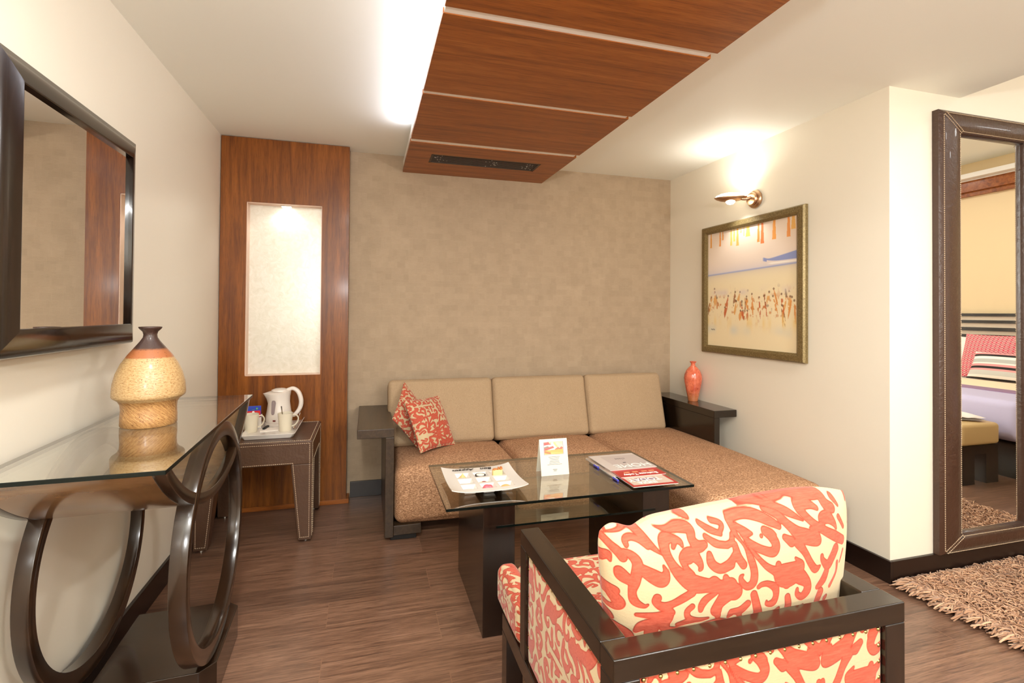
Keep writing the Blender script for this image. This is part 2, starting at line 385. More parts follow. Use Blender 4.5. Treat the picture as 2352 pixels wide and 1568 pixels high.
# rounded, softly crowned box for cushions; coordinates centred on the box
def soft_box(hx, hy, hz, r, res=.03, crown=(0, 0, 0), cell=None):
    def line(h, rr):
        e = [-h + rr*(1-math.cos(a)) for a in np.linspace(0, PI/2, 7)]
        n = max(2, int((2*h-2*rr)/res)); m = list(np.linspace(-h+rr, h-rr, n+1))[1:-1]
        return e + m + [-x for x in e[::-1]]
    ax = [line(hx, r), line(hy, r), line(hz, r)]; hs = np.array([hx, hy, hz]); idx = {}; V = []; F = []
    def vid(p):
        k = tuple(round(c, 5) for c in p)
        if k not in idx: idx[k] = len(V); V.append(p)
        return idx[k]
    for d in range(3):
        a, b = (d+1) % 3, (d+2) % 3
        for sgn in (-1, 1):
            for i in range(len(ax[a])-1):
                for j in range(len(ax[b])-1):
                    q = []
                    for (u, w) in ((i, j), (i+1, j), (i+1, j+1), (i, j+1)):
                        p = [0, 0, 0]; p[d] = sgn*hs[d]; p[a] = ax[a][u]; p[b] = ax[b][w]; q.append(vid(tuple(p)))
                    F.append(tuple(q if sgn > 0 else q[::-1]))
    P = np.array(V); inner = np.clip(P, -(hs-r), hs-r); D = P-inner; L = np.linalg.norm(D, axis=1, keepdims=True); L[L < 1e-9] = 1
    Q = inner + D/L*r; N = P/hs
    for k in range(3):
        a, b = (k+1) % 3, (k+2) % 3
        Q[:, k] += crown[k]*N[:, k]*np.clip(1-N[:, a]**2, 0, 1)**.7*np.clip(1-N[:, b]**2, 0, 1)**.7
    mb = MB(); mb.add(Q, F); return mb
# scatter-cushion: two puffed faces meeting in a seam
def puff(w, h, t, nu, nv, ear=.06, pw=.55):
    u = np.linspace(-1, 1, nu); v = np.linspace(-1, 1, nv); U, Vv = np.meshgrid(u, v)
    prof = (np.clip(1-np.abs(U)**2.6, 0, 1)*np.clip(1-np.abs(Vv)**2.6, 0, 1))**pw
    X = U*w/2*(1-ear*(1-Vv**2)*np.abs(U)**3*0.9); Z = Vv*h/2*(1-ear*(1-U**2)*np.abs(Vv)**3)
    return U, Vv, X, Z, prof*t/2

# ------------------------------------------------------------------ damask motif: distance field of hand-drawn scrolls
def cat(pts, k=6):
    P = np.array(pts, float); n = len(P); out = []
    for i in range(n-1):
        p0 = P[max(i-1, 0)]; p1 = P[i]; p2 = P[i+1]; p3 = P[min(i+2, n-1)]
        for t in np.linspace(0, 1, k, endpoint=False):
            out.append(.5*((2*p1)+(-p0+p2)*t+(2*p0-5*p1+4*p2-p3)*t*t+(-p0+3*p1-3*p2+p3)*t**3))
    out.append(P[-1]); return np.array(out)
SA = [[(205,505,25),(255,525,34),(320,590,38),(375,640,45),(410,690,44)], [(420,630,25),(480,660,40),(525,720,52),(515,800,52),(490,900,52),(468,1000,38),(485,1090,42),(555,1122,24),(588,1102,14)],
 [(560,780,50),(650,830,66),(715,850,64),(752,785,34),(738,722,14)], [(450,900,45),(395,860,60),(372,818,44)], [(280,492,10),(400,458,20),(510,432,28),(590,470,40),(660,560,36),(738,628,10)],
 [(455,575,28),(450,530,34),(505,515,30),(575,535,28),(640,575,32)], [(165,715,34),(190,790,56),(235,735,52),(290,690,40),(312,752,14)], [(128,930,32),(190,1005,56),(280,1045,66),(345,1030,36),(330,1085,48),(370,1150,54),(335,1210,34),(270,1205,24),(226,1155,22),(240,1130,12)],
 [(135,1085,14),(155,1150,26),(190,1190,14)], [(225,1275,44),(290,1310,40),(322,1338,22)], [(335,1400,40),(420,1450,56),(462,1510,40)],
 [(925,545,18),(910,510,30),(850,490,36),(785,505,52),(772,590,46),(805,690,42),(870,790,58),(980,865,78),(1110,880,62),(1230,890,60),(1300,880,70)], [(845,560,22),(870,510,30)],
 [(955,795,50),(925,725,30),(905,650,36),(945,600,40),(1000,610,54),(1045,670,38),(1055,720,26),(1040,740,18)], [(960,640,54)],
 [(735,420,8),(830,425,26),(940,405,42),(1030,415,44),(1022,490,42),(1060,545,50),(1120,528,34)], [(1135,370,24),(1200,412,30),(1285,442,24)], [(1162,478,26),(1220,520,32),(1320,532,30)],
 [(1145,608,30),(1150,680,42),(1220,730,42),(1320,690,46)], [(960,950,38),(880,1005,40),(790,1065,36),(710,1100,44),(650,1065,34),(665,1025,42)],
 [(780,1150,36),(680,1190,36),(560,1212,28),(498,1222,22)], [(760,1150,50),(720,1230,62),(610,1280,48),(535,1330,46),(490,1392,22)], [(715,1260,58),(730,1320,44),(800,1332,44),(880,1310,30),(892,1290,14)],
 [(620,1330,60),(600,1390,50),(620,1460,50),(720,1440,44),(825,1415,28)], [(955,1080,30),(912,1130,30),(925,1190,30),(1000,1205,24),(1095,1185,12)], [(825,1262,20),(900,1230,26),(980,1205,26)],
 [(1165,952,20),(1085,1000,36),(1040,1060,36),(1028,1110,26)], [(1300,970,42),(1205,1040,46),(1170,1110,44),(1178,1160,32)], [(1300,1135,34),(1268,1175,14)],
 [(1135,1395,20),(1020,1395,24),(935,1372,26),(965,1300,24),(1080,1252,32),(1200,1230,42),(1290,1280,50),(1235,1345,32)], [(1040,1375,22),(1108,1350,28)]]
SA += [[(75,450,24),(130,400,26),(210,430,34),(290,462,20)], [(110,520,22),(125,600,18),(130,650,10)], [(330,330,10),(430,350,26),(520,300,30),(600,330,24)], [(420,270,22),(500,230,28)], [(650,300,24),(700,250,34),(690,330,20)], [(860,320,20),(950,300,34),(1060,330,28)], [(180,330,26),(240,290,30)]]
SB = [[(280,385,42),(290,490,28),(350,600,18),(390,720,40),(412,850,44),(392,960,46),(330,1000,38),(280,950,34),(272,902,26),(298,880,14)], [(255,500,26),(230,570,34),(150,592,30),(60,562,30),(-10,520,28)],
 [(258,590,34),(270,700,44),(310,780,44)], [(240,690,40),(190,750,42),(100,812,42),(20,772,36),(0,690,26)], [(290,360,40),(430,332,40),(560,340,50),(660,382,46),(740,430,32)], [(320,430,34),(390,480,44),(452,492,18)],
 [(345,500,16),(430,590,38),(530,645,42),(625,665,48),(668,600,48),(640,520,50),(585,465,38),(655,480,26),(692,505,10)], [(540,515,22)], [(358,555,10),(440,680,24),(540,800,34),(640,860,52),(720,905,112),(820,880,102),(900,805,46),(850,735,16)], [(665,790,36)],
 [(890,930,76),(960,1000,50),(960,1080,52),(900,1140,40),(850,1110,30),(850,1058,22)], [(740,985,56)], [(450,272,10),(600,242,24),(760,262,30),(880,312,40),(1005,388,12)], [(715,195,24),(790,255,24)],
 [(655,290,22),(760,332,40),(840,420,46),(920,500,62),(1020,545,72),(1120,585,48),(1095,500,46),(1055,455,10)], [(780,372,40)], [(900,590,54),(960,690,40),(1010,800,40),(1060,868,40),(1115,845,16)], [(830,575,50),(772,532,32)],
 [(800,205,34),(880,190,30),(960,162,34),(1080,172,46),(1200,172,50),(1290,172,54),(1310,260,56),(1370,302,48)], [(935,112,12),(1040,100,26),(1112,132,18)], [(1195,288,26),(1120,250,42),(1010,262,52),(1040,340,44),(1115,425,40),(1225,505,45),(1340,572,50),(1445,635,44)],
 [(1215,450,24),(1215,390,50),(1290,380,58),(1345,440,36),(1366,498,16)], [(1420,210,34),(1455,290,18)], [(1425,395,28),(1475,505,22)], [(1332,700,50),(1272,785,50),(1212,850,48),(1155,790,32),(1148,745,26)],
 [(1195,915,40),(1150,1000,46),(1080,1062,28)], [(1120,1120,44),(1070,1250,40),(1120,1302,40),(1252,1288,28)], [(1172,1205,26),(1195,1180,20)], [(1445,740,18),(1385,855,12)], [(1345,845,22),(1328,950,18),(1240,1080,22)],
 [(445,1010,24),(480,985,28),(545,980,32),(615,1025,42),(622,1110,36),(590,1180,40),(530,1192,26),(524,1160,14)], [(395,1085,42),(420,1200,46),(430,1300,52),(350,1375,60),(262,1350,36),(238,1290,30)], [(330,1180,38),(250,1250,42),(160,1262,28),(128,1315,16)],
 [(120,905,36),(150,980,54),(210,1050,78),(110,1075,60),(40,1160,50),(10,1240,64)], [(0,960,70),(80,1020,60)], [(-20,1400,42),(110,1400,60),(165,1450,50),(80,1492,34)], [(745,1130,36),(752,1220,42),(730,1312,36),(795,1342,34),(840,1282,24),(915,1230,12)],
 [(920,1300,44),(930,1355,34)], [(650,1245,18),(600,1300,34),(535,1352,38),(640,1352,24)], [(440,1432,12),(600,1392,20),(745,1380,12)], [(250,1482,12),(345,1452,12)], [(100,390,26),(190,415,26),(140,490,24)]]
def px_plane(px, py, Y=-2.87):
    f, cy = 1158.9457, 704.1536; yaw, pit, rol = .2793, .0119, .0073; C = np.array([.9417, -3.8368, 1.3376])
    F = np.array([math.sin(yaw)*math.cos(pit), math.cos(yaw)*math.cos(pit), math.sin(pit)]); r = np.array([math.cos(yaw), -math.sin(yaw), 0]); u = np.cross(r, F)
    r2 = math.cos(rol)*r+math.sin(rol)*u; u2 = -math.sin(rol)*r+math.cos(rol)*u
    d = F+(px-1176)/f*r2-(py-cy)/f*u2; t = (Y-C[1])/d[1]; return C+d*t
def build_field():
    segs = []
    for S, k, ox, oy in ((SA, 4.125, 1360, 1100), (SB, 4.612, 1640, 1100)):
        for st in S:
            Q = []
            for (x, y, r) in st:
                p = px_plane(x/k+ox, y/k+oy); q = px_plane((x+r)/k+ox, y/k+oy); q2 = px_plane(x/k+ox, (y-r)/k+oy)
                Q.append((p[0], p[2], .5*(abs(q[0]-p[0])+abs(q2[2]-p[2]))))
            Q = cat(Q) if len(Q) > 1 else np.array([Q[0], Q[0]])
            for a, b in zip(Q[:-1], Q[1:]): segs.append((*a, *b))
    return np.array(segs)
FU0, FU1, FV0, FV1 = 1.435, 2.115, .626, .915; FS = .0018
def raster():
    sg = build_field(); us = np.arange(FU0, FU1, FS); vs = np.arange(FV0, FV1, FS); U, V = np.meshgrid(us, vs); D = np.full(U.shape, 9.0)
    for ax, ay, ar, bx, by, br in sg:
        dx, dy = bx-ax, by-ay; L = dx*dx+dy*dy+1e-12
        t = np.clip(((U-ax)*dx+(V-ay)*dy)/L, 0, 1); D = np.minimum(D, np.hypot(U-ax-t*dx, V-ay-t*dy)-(ar+(br-ar)*t)+.0005)
    return D
FIELD = raster()
def damask(u, v, scale=1.0):
    """sample the motif, mirrored into a repeat; u, v in metres"""
    F_ = FIELD if scale == 1.0 else FIELD[6:-4, 2:318]; h, w = F_.shape; x = np.abs(((np.asarray(u)/scale/FS) % (2*(w-1))) - (w-1)); x = (w-1)-x
    y = np.abs(((np.asarray(v)/scale/FS) % (2*(h-1))) - (h-1)); y = (h-1)-y
    x = np.clip(x, 0, w-1.001); y = np.clip(y, 0, h-1.001); i = y.astype(int); j = x.astype(int); a = x-j; b = y-i
    return (F_[i, j]*(1-a)*(1-b)+F_[i, j+1]*a*(1-b)+F_[i+1, j]*(1-a)*b+F_[i+1, j+1]*a*b)*scale

# ------------------------------------------------------------------ the room
BX, BY = 8.0, -6.2; CE = 3.97; H2 = 3.2     # bedroom wall x, wall behind the camera, ceiling step x, bedroom ceiling
struct('floor', MB().box(-.1, BX+.1, BY-.1, .1, -.1, 0), M['floor'], label='dark brown wood-look plank floor')
struct('wall_left', MB().box(-.1, 0, BY, .1, 0, H), M['wall'])
struct('wall_back', MB().box(0, W+.1, 0, .1, 0, H), M['wallpaper'], label='beige woven wallpaper wall behind the sofa')
struct('wall_right', MB().box(W, W+.1, -R+.1, 0, 0, H), M['wall'], label='cream wall with the framed painting')
struct('wall_corner', MB().box(W, BX, -R, -R+.1, 0, H2), M['wall'], label='cream wall behind the tall floor mirror')
struct('wall_bedroom', MB().box(BX, BX+.1, BY, -R, 0, H2), M['wall_yellow'], label='pale yellow bedroom wall behind the headboard')
struct('wall_front', MB().box(-.1, BX, BY-.1, BY, 0, H2), M['wall'])
struct('ceiling', MB().box(-.1, W+.1, BY, .1, H, H+.1).box(W+.1, CE, BY, -R, H, H+.1), M['ceil'], label='cream ceiling over the sitting area')
struct('ceiling', MB().box(CE, BX, BY, -R, H2, H2+.1).box(CE-.02, CE, BY, -R, H+.1, H2), M['ceil'], label='higher bedroom ceiling reflected in the floor mirror')
BB, BT = .112, .016
struct('baseboard_left', MB().box(0, BT, BY, -PT, 0, BB), M['base'], bevel=.002)
struct('baseboard_back', MB().box(.835, W, -BT, 0, 0, BB), M['base'], bevel=.002)
struct('baseboard_right', MB().box(W-BT, W, -R-BT, -BT, 0, BB), M['base'], bevel=.002)
struct('baseboard_corner', MB().box(W, BX, -R-BT, -R, 0, BB), M['base'], bevel=.002)
struct('trim_1', MB().box(BX-.05, BX, BY, -R, 2.79, 2.89).box(BX-.09, BX, BY, -R, 2.84, 2.965), M['veneer_x'], label='wooden cornice band high on the bedroom wall')
struct('trim_2', MB().box(BX-.22, BX, BY, -R, 2.975, 3.03).box(BX-.10, BX, BY, -R, 2.965, 2.98), M['white'])

# wood wall panel with lit niche ------------------------------------------------
t = thing('wall_panel', 'reddish brown wood veneer wall panel with lit upright niche', 'wall panel', (0, -PT, 0))
nx0, nx1, nz0, nz1 = .161, .634, .902, 2.066
p = MB().box(.004, nx0, 0, PT-.002, .03, H-.004).box(nx1, .812, 0, PT-.002, .03, H-.004).box(nx0, nx1, 0, PT-.002, .03, nz0).box(nx0, nx1, 0, PT-.002, nz1, H-.004)
obj('veneer_panel', p, M['veneer'], t)
obj('plinth_strip', MB().box(.004, .83, -.006, PT-.002, .0, .03), M['veneer_x'], t, bevel=.002)
ins = MB().box(nx0, nx0+.004, .004, .085, nz0, nz1).box(nx1-.004, nx1, .004, .085, nz0, nz1).box(nx0, nx1, .004, .085, nz0, nz0+.004).box(nx0, nx1, .004, .085, nz1-.004, nz1)
obj('niche_lining', ins, M['nicheside'], t)
obj('niche_back', MB().box(nx0, nx1, .083, .1, nz0, nz1), M['niche'], t, label='crinkled pale foil back of the niche')
dl = obj('niche_downlight', MB().box(.365, .435, .028, .066, nz1-.012, nz1-.003), M['steel'], t, bevel=.002)
obj('lens', MB().box(.372, .428, .033, .061, nz1-.0145, nz1-.0115), M['bulb_cool'], dl)

# dropped ceiling canopy of four veneer boards --------------------------------
t = thing('ceiling_canopy', 'dropped ceiling canopy of dark wood boards with white gaps', 'ceiling panel', (1.73, -1.3, 2.38))
cx0, cx1 = 1.185, 2.28; ys = [(-.006, -.709), (-.759, -1.415), (-1.447, -2.09), (-2.13, -2.82)]; dz = [0, 0, 0, 0]
for k, (a, b) in enumerate(ys):
    mb = MB()
    if k == 0:
        vx0, vx1, vy0, vy1 = 1.34, 2.105, -.50, -.305
        for (q0, q1, r0, r1) in ((cx0, vx0, b, a), (vx1, cx1, b, a), (vx0, vx1, vy1, a), (vx0, vx1, b, vy0)): mb.box(q0-1.73, q1-1.73, r0+1.3, r1+1.3, 0, .022)
    else: mb.box(cx0-1.73, cx1-1.73, b+1.3, a+1.3, 0, .022)
    obj('wood_board', mb, M['veneer_x'], t, bevel=0 if k == 0 else .0015)
wc = MB()
for (a, b) in zip(ys[:-1], ys[1:]): wc.box(cx0+.004-1.73, cx1-.02-1.73, b[0]+1.3, a[1]+1.3, .004, .0225)
obj('white_core', wc.box(cx0+.004-1.73, cx1-.02-1.73, -2.85+1.3, -.008+1.3, .0222, .085).box(cx0+.06-1.73, cx1-.06-1.73, -2.85+1.3, -.01+1.3, .085, .118), M['white'], t)
g = MB().box(vx0-1.73, vx1-1.73, vy0+1.3, vy0+1.315, .001, .021).box(vx0-1.73, vx1-1.73, vy1+1.285, vy1+1.3, .001, .021).box(vx0-1.73, vx0+.015-1.73, vy0+1.3, vy1+1.3, .001, .021).box(vx1-.015-1.73, vx1-1.73, vy0+1.3, vy1+1.3, .001, .021)
for k in range(9): y = vy0+.02+k*.0193; g.box(vx0-1.73, vx1-1.73, y+1.3, y+1.3+.009, .004, .02)
ve = obj('air_vent', g, M['vent'], t)
fl = MB()
for cx, n in ((1.40, 16), (1.78, 18), (2.03, 22)):
    for _ in range(n):
        x = cx+random.gauss(0, .03); y = -.40+random.gauss(0, .045); s = random.uniform(.0015, .004)
        if abs(y+.4) < .085: fl.box(x-1.73, x-1.73+s*1.6, y+1.3, y+1.3+s, .0022, .005)
obj('dust', fl, M['ventfluff'], ve)['kind'] = 'stuff'

# ------------------------------------------------------------------ wall mirror on the left
t = thing('wall_mirror', 'rectangular wall mirror in wide glossy dark wood frame on left wall', 'mirror', (0.010, -1.95, 1.6), math.radians(.9))
my0, my1, mz0, mz1 = -2.322+1.95, -1.515+1.95, 1.209-1.6, 1.995-1.6; fw = .076
def frame_bar(a, b, c, d):   # outer pair, inner pair in (y, z): front face bows gently from outer edge to inner lip
    mb = MB(); prof = [(0, 0.0), (0, .046), (.06, .054), (.5, .065), (.93, .074), (1, .072), (1, .055), (1, .0)]; v = []
    for (P, Q) in ((a, c), (b, d)):
        for tt, xx in prof: v.append((xx, P[0]+(Q[0]-P[0])*tt, P[1]+(Q[1]-P[1])*tt))
    n = len(prof); f = [(i, (i+1) % n, n+(i+1) % n, n+i) for i in range(n)]+[tuple(range(n)), tuple(range(n, 2*n))[::-1]]
    return mb.add(v, f)
o4 = [(my0, mz0), (my1, mz0), (my1, mz1), (my0, mz1)]; i4 = [(my0+fw, mz0+fw), (my1-fw, mz0+fw), (my1-fw, mz1-fw), (my0+fw, mz1-fw)]
for k in range(4):
    obj('frame_bar', frame_bar(o4[k], o4[(k+1) % 4], i4[k], i4[(k+1) % 4]), M['wenge'] if k % 2 == 0 else M['wenge_z'], t, smooth=True)
obj('mirror_glass', MB().box(.056, .060, my0+fw-.01, my1-fw+.01, mz0+fw-.006, mz1-fw+.006), M['mirror'], t)
obj('backing', MB().box(0, .055, my0+.02, my1-.02, mz0+.02, mz1-.02), M['black'], t)

# ------------------------------------------------------------------ console table
TH = math.radians(2.0)
t = thing('console_table', 'glass-topped console table with dark wood hoops along left wall', 'console table', (0.0, 0.0, 0), TH)
GX0, GX1, GY0, GY1, GZ = -.034, .381, -2.405, -1.20, .94
obj('glass_top', MB().box(GX0, GX1, GY0, GY1, GZ-.012, GZ, 0, 1), [M['glass_clear'], M['glass_edge']], t, bevel=.0015)
def ell(cy, cz, a, b, n=96, t0=0, t1=2*PI, closed=True):
    return [(cy+a*math.cos(q), cz+b*math.sin(q)) for q in (np.linspace(t0, t1, n, endpoint=not closed))]
hc, hz, ha, hb, th_ = -1.79, .53, .405, .398, .034
for (x0, x1) in ((-.028, .012), (.328, .375)):
    obj('hoop', MB().sweep_ring(ell(hc, hz, ha-th_, hb-th_-.02), ell(hc, hz, ha, hb), 'X', x0, x1), M['console'], t, smooth=True, bevel=.002)
ra = .84; ha_ = math.asin(.580/ra)
def arc(r_):
    h_ = math.acos(ra*math.cos(ha_)/r_) if r_ < ra else ha_      # both ends cut level under the glass
    return [(-1.81+r_*math.sin(q), .927-ra*(1-math.cos(ha_))+ra-r_*math.cos(q)) for q in np.linspace(-h_, h_, 60)]
uo = [p_ for p_ in arc(ra)]; ui = [p_ for p_ in arc(ra-.010)]; ub = [p_ for p_ in arc(ra-.036)]
obj('trough', MB().sweep_ring([(y, z-.004) for y, z in ui], [(y, z-.001) for y, z in uo], 'X', -.026, .371, closed=False), M['trough'], t, smooth=True, label='glossy curved wooden trough under the glass')
for (x0, x1) in ((-.030, .0), (.345, .374)): obj('arc_band', MB().sweep_ring([(y, z-.002) for y, z in ub], [(y, z-.0015) for y, z in uo], 'X', x0, x1, closed=False), M['console'], t, smooth=True, bevel=.0015)
bp_ = [(0.0, -1.93), (.345, -1.93), (.39, -1.885), (.39, -1.535), (.345, -1.49), (0.0, -1.49)]
obj('plinth', MB().prism([(x+.03, y) if x < .01 else (x, y) for x, y in bp_], 'Z', 0, .128), M['console'], t, bevel=.003)

# big stoneware vase ----------------------------------------------------------
pr = [(.001, 0), (.080, .0), (.083, .004), (.083, .03), (.081, .055), (.083, .075), (.090, .088), (.104, .098), (.107, .103), (.1075, .112), (.105, .145), (.097, .18), (.083, .213), (.064, .243), (.045, .268), (.030, .288), (.0215, .302), (.0200, .312), (.0225, .322), (.032, .332), (.0345, .336), (.034, .339), (.030, .3395), (.020, .330), (.015, .31), (.014, .29)]
vz = obj('stoneware_vase', MB().lathe(pr, 72), M['bigvase'], smooth=True, loc=(.215, -1.795, GZ+.0005))
tag(vz, 'large tan stoneware bottle vase with dark neck on glass console', 'vase')

# ------------------------------------------------------------------ leather side table
sx0, sx1, sy0, sy1, sz = .032, .642, -.682, -.128, .585
t = thing('side_table', 'brown leather side table with cream stitching below the niche', 'side table', ((sx0+sx1)/2, (sy0+sy1)/2, 0))
ox, oy = (sx0+sx1)/2, (sy0+sy1)/2; hx, hy = (sx1-sx0)/2, (sy1-sy0)/2
obj('tabletop', MB().box(-hx, hx, -hy, hy, sz-.135, sz), M['leather'], t, bevel=.006, seg=3)
for sx in (-1, 1):
    for sy in (-1, 1):
        w0, w1 = .115, .072; v = []
        for z, w in ((.012, w1), (sz-.134, w0)):
            for (a, b) in ((0, 0), (1, 0), (1, 1), (0, 1)): v.append((sx*(hx-.001-a*w), sy*(hy-.001-b*w), z))
        lg = obj('leg', MB().add(v, [(0, 1, 2, 3), (4, 5, 6, 7), (0, 1, 5, 4), (1, 2, 6, 5), (2, 3, 7, 6), (3, 0, 4, 7)]), M['leather'], t, bevel=.004)
        obj('glide', MB().lathe([(.012, 0), (.012, .013)], 12, (sx*(hx-.035), sy*(hy-.035), 0)), M['steel'], lg)
st = MB(); e = .0008; m_ = .014
st.dashes([(-hx+m_, -hy+m_, sz+e), (hx-m_, -hy+m_, sz+e), (hx-m_, hy-m_, sz+e), (-hx+m_, hy-m_, sz+e), (-hx+m_, -hy+m_, sz+e)])
obj('stitching', st, M['thread'], t); st = MB()
yf = -hy-e; ap = sz-.135
st.dashes([(-hx+m_, yf, .03), (-hx+m_, yf, sz-m_), (hx-m_, yf, sz-m_), (hx-m_, yf, .03), (hx-.062, yf, .03), (hx-.104, yf, ap+.010), (-hx+.104, yf, ap+.010), (-hx+.062, yf, .03), (-hx+m_, yf, .03)], normal=(0, 1, 0))
obj('stitching', st, M['thread'], t); st = MB()
xf = hx+e
st.dashes([(xf, -hy+m_, .03), (xf, -hy+m_, sz-m_), (xf, hy-m_, sz-m_), (xf, hy-m_, .03)], normal=(1, 0, 0))
st.dashes([(xf, -hy+.062, .03), (xf, -hy+.104, ap+.010), (xf, hy-.104, ap+.010), (xf, hy-.062, .03)], normal=(1, 0, 0))
obj('stitching', st, M['thread'], t)

# tray and the things on it
TX, TY = .387, -.335
t = thing('tray', 'white rectangular serving tray on leather side table', 'tray', (TX, TY, sz+.0008))
a, b = .150, .265; TS = .014
def loop(hx_, hy_, r, z, n=6):
    o = []
    for (sx, sy, q0) in ((1, 1, 0), (-1, 1, PI/2), (-1, -1, PI), (1, -1, 3*PI/2)):
        for k in range(n+1): q = q0+PI/2*k/n; o.append((sx*(hx_-r)+r*math.cos(q), sy*(hy_-r)+r*math.sin(q), z))
    return o
def stack(loops, cap0=True, cap1=True):
    n = len(loops[0]); v = [p for l in loops for p in l]; f = [(i*n+k, i*n+(k+1) % n, (i+1)*n+(k+1) % n, (i+1)*n+k) for i in range(len(loops)-1) for k in range(n)]
    if cap0: f.append(tuple(range(n))[::-1])
    if cap1: f.append(tuple((len(loops)-1)*n+k for k in range(n)))
    return MB().add(v, f)
def warp(L, amt): return [(x, y, z+amt*((abs(x)/a)**2)*0+amt*(1-(abs(x)/.15)**2)*(abs(y)/.265)**6) for x, y, z in L]
obj('tray_body', stack([loop(.128, .243, .02, 0), loop(.136, .251, .02, .001), loop(a, b, .022, .026), loop(a-.003, b-.003, .02, .028), loop(.132, .247, .02, .010), loop(.12, .235, .02, .009)]), M['porcelain'], t, smooth=True)
TZ = sz+.0008+.0092
t = thing('kettle', 'white electric kettle with loop handle on the tray', 'kettle', (.392, -.225, TZ))
obj('power_base', MB().lathe([(.001, 0), (.082, 0), (.084, .004), (.083, .017), (.078, .019), (.001, .019)], 48), M['plastic'], t, smooth=True)
mb = MB(); prof = [(.078, .0195), (.080, .03), (.079, .06), (.072, .10), (.066, .14), (.067, .17), (.072, .195), (.074, .205)]; n = 48; v = []
for r, z in prof:
    for k in range(n):
        q = 2*PI*k/n; s = max(0, -math.cos(q))**14*max(0, (z-.13)/.075)**1.5*.024; v.append(((r+s)*math.cos(q), (r+s*.3)*math.sin(q), z+.018*max(0, math.cos(q))*max(0, (z-.1)/.1)+.0))
f = [(i*n+k, i*n+(k+1) % n, (i+1)*n+(k+1) % n, (i+1)*n+k) for i in range(len(prof)-1) for k in range(n)]+[tuple(range(n))[::-1]]
v.append((0, 0, .236)); top = (len(prof)-1)*n; 
obj('kettle_body', mb.add(v, f+[(top+k, top+(k+1) % n, len(v)-1) for k in range(n)]), M['plastic'], t, smooth=True)
obj('lid', MB().lathe([(.052, .221), (.05, .229), (.03, .237), (.001, .240)], 32, (.004, 0, -.002)), M['plastic'], t, smooth=True)
hp = cat([(.045, 0, .222), (.085, 0, .232), (.118, 0, .205), (.134, 0, .15), (.126, 0, .10), (.098, 0, .062), (.072, 0, .055)], 6)
obj('handle', MB().tube(hp, [.011+.004*math.sin(PI*i/(len(hp)-1)) for i in range(len(hp))], 12, flat=(1.2, 1)), M['plastic'], t, smooth=True)
wv = []
for zz, hw in ((.075, .006), (.085, .011), (.15, .015), (.162, .012), (.166, .006)):
    rr = np.interp(zz, [p[1] for p in prof], [p[0] for p in prof])+.0015
    for q in (-hw, hw): an = -PI/2-.35+q/rr; wv.append((rr*math.cos(an), rr*math.sin(an), zz))
obj('water_window', MB().add(wv, [(2*i, 2*i+1, 2*i+3, 2*i+2) for i in range(4)]), M['greyplastic'], t, label='grey water level window')
obj('switch', MB().box(-.008, .008, -.084, -.078, .034, .043), M['redplastic'], t, rot=(0, 0, -.2))
def mug(x, y, ang, label):
    t = thing('mug', label, 'mug', (x, y, TZ), ang, 'mugs on the tray')
    obj('cup', MB().lathe([(.001, 0), (.034, 0), (.036, .003), (.0395, .06), (.0445, .108), (.0448, .110), (.0425, .110), (.038, .06), (.034, .008), (.001, .007)], 40), M['mug'], t, smooth=True)
    obj('handle', MB().tube(cat([(.039, 0, .092), (.060, 0, .094), (.074, 0, .075), (.070, 0, .05), (.052, 0, .03), (.037, 0, .026)], 6), .0055, 8, flat=(1.3, .8)), M['mug'], t, smooth=True)
mug(.459, -.425, .1, 'cream mug with a spoon in front of the kettle'); mug(.262, -.412, .35, 'cream mug at left end of tray beside the tea sachets')
def spoon(name, label, loc, rot, L=.135):
    t = thing(name, label, 'spoon', loc); t.rotation_euler = rot
    obj('spoon_handle', MB().tube([(0, 0, .02), (0, 0, .06), (0, 0, L)], [.0018, .0016, .0032], 8, flat=(1.3, .7)), M['steel'], t, smooth=True)
    obj('bowl', MB().lathe([(.001, -.012), (.006, -.008), (.0085, 0), (.006, .012), (.002, .021)], 16, sy=.35), M['steel'], t, smooth=True)
spoon('teaspoon', 'steel teaspoon standing in the cream mug before the kettle', (.452, -.418, TZ+.021), (.12, -.12, 0))
spoon('teaspoon', 'steel teaspoon leaning on the right rim of the tray', (.507, -.40, TZ+.010), (-1.18, .28, 0), .17)
t = thing('paper_napkin', 'folded white paper napkin lying flat on the tray', 'napkin', (.368, -.372, TZ+.0003), .25)
obj('folded_sheet', MB().box(-.065, .065, -.05, .05, 0, .0016), M['napkin'], t); obj('folded_flap', MB().box(-.064, .064, -.05, .012, .0017, .003), M['napkin'], t)
nb = obj('coffee_sachet', MB().box(-.008, .008, -.042, .042, 0, .011), M['black'], loc=(.335, -.345, TZ+.0036), rot=(0, 0, -.15), bevel=.004); tag(nb, 'small black stick sachet on the white napkin', 'sachet')
t = thing('sachet_holder', 'white open caddy holding tea sachets beside the kettle', 'caddy', (.250, -.285, TZ), .1)
hb_ = MB().box(-.05, .05, -.04, -.036, 0, .07).box(-.05, .05, .036, .04, 0, .075).box(-.05, -.046, -.036, .036, 0, .07).box(.046, .05, -.036, .036, 0, .07).box(-.046, .046, -.036, .036, 0, .004)
obj('caddy_box', hb_, M['porcelain'], t, bevel=.0015); obj('printed_patch', MB().box(.008, .03, -.0412, -.0402, .018, .045), M['yellow'], t)
def sachet(y, h, mat, label, w=.04, deco=None):
    s = thing('tea_sachet', label, 'sachet', (.250, -.285+y, TZ+.0045), .1, 'sachets in the caddy')
    obj('wrapper', MB().box(-w, w, -.003, .003, 0, h), mat, s, bevel=.002)
    if deco: deco(s, h)
def d_blue(s, h): obj('leaf_print', MB().box(.012, .022, -.0036, -.0031, h-.022, h-.012).box(-.012, .004, -.0036, -.0031, h-.026, h-.023), M['green'], s)
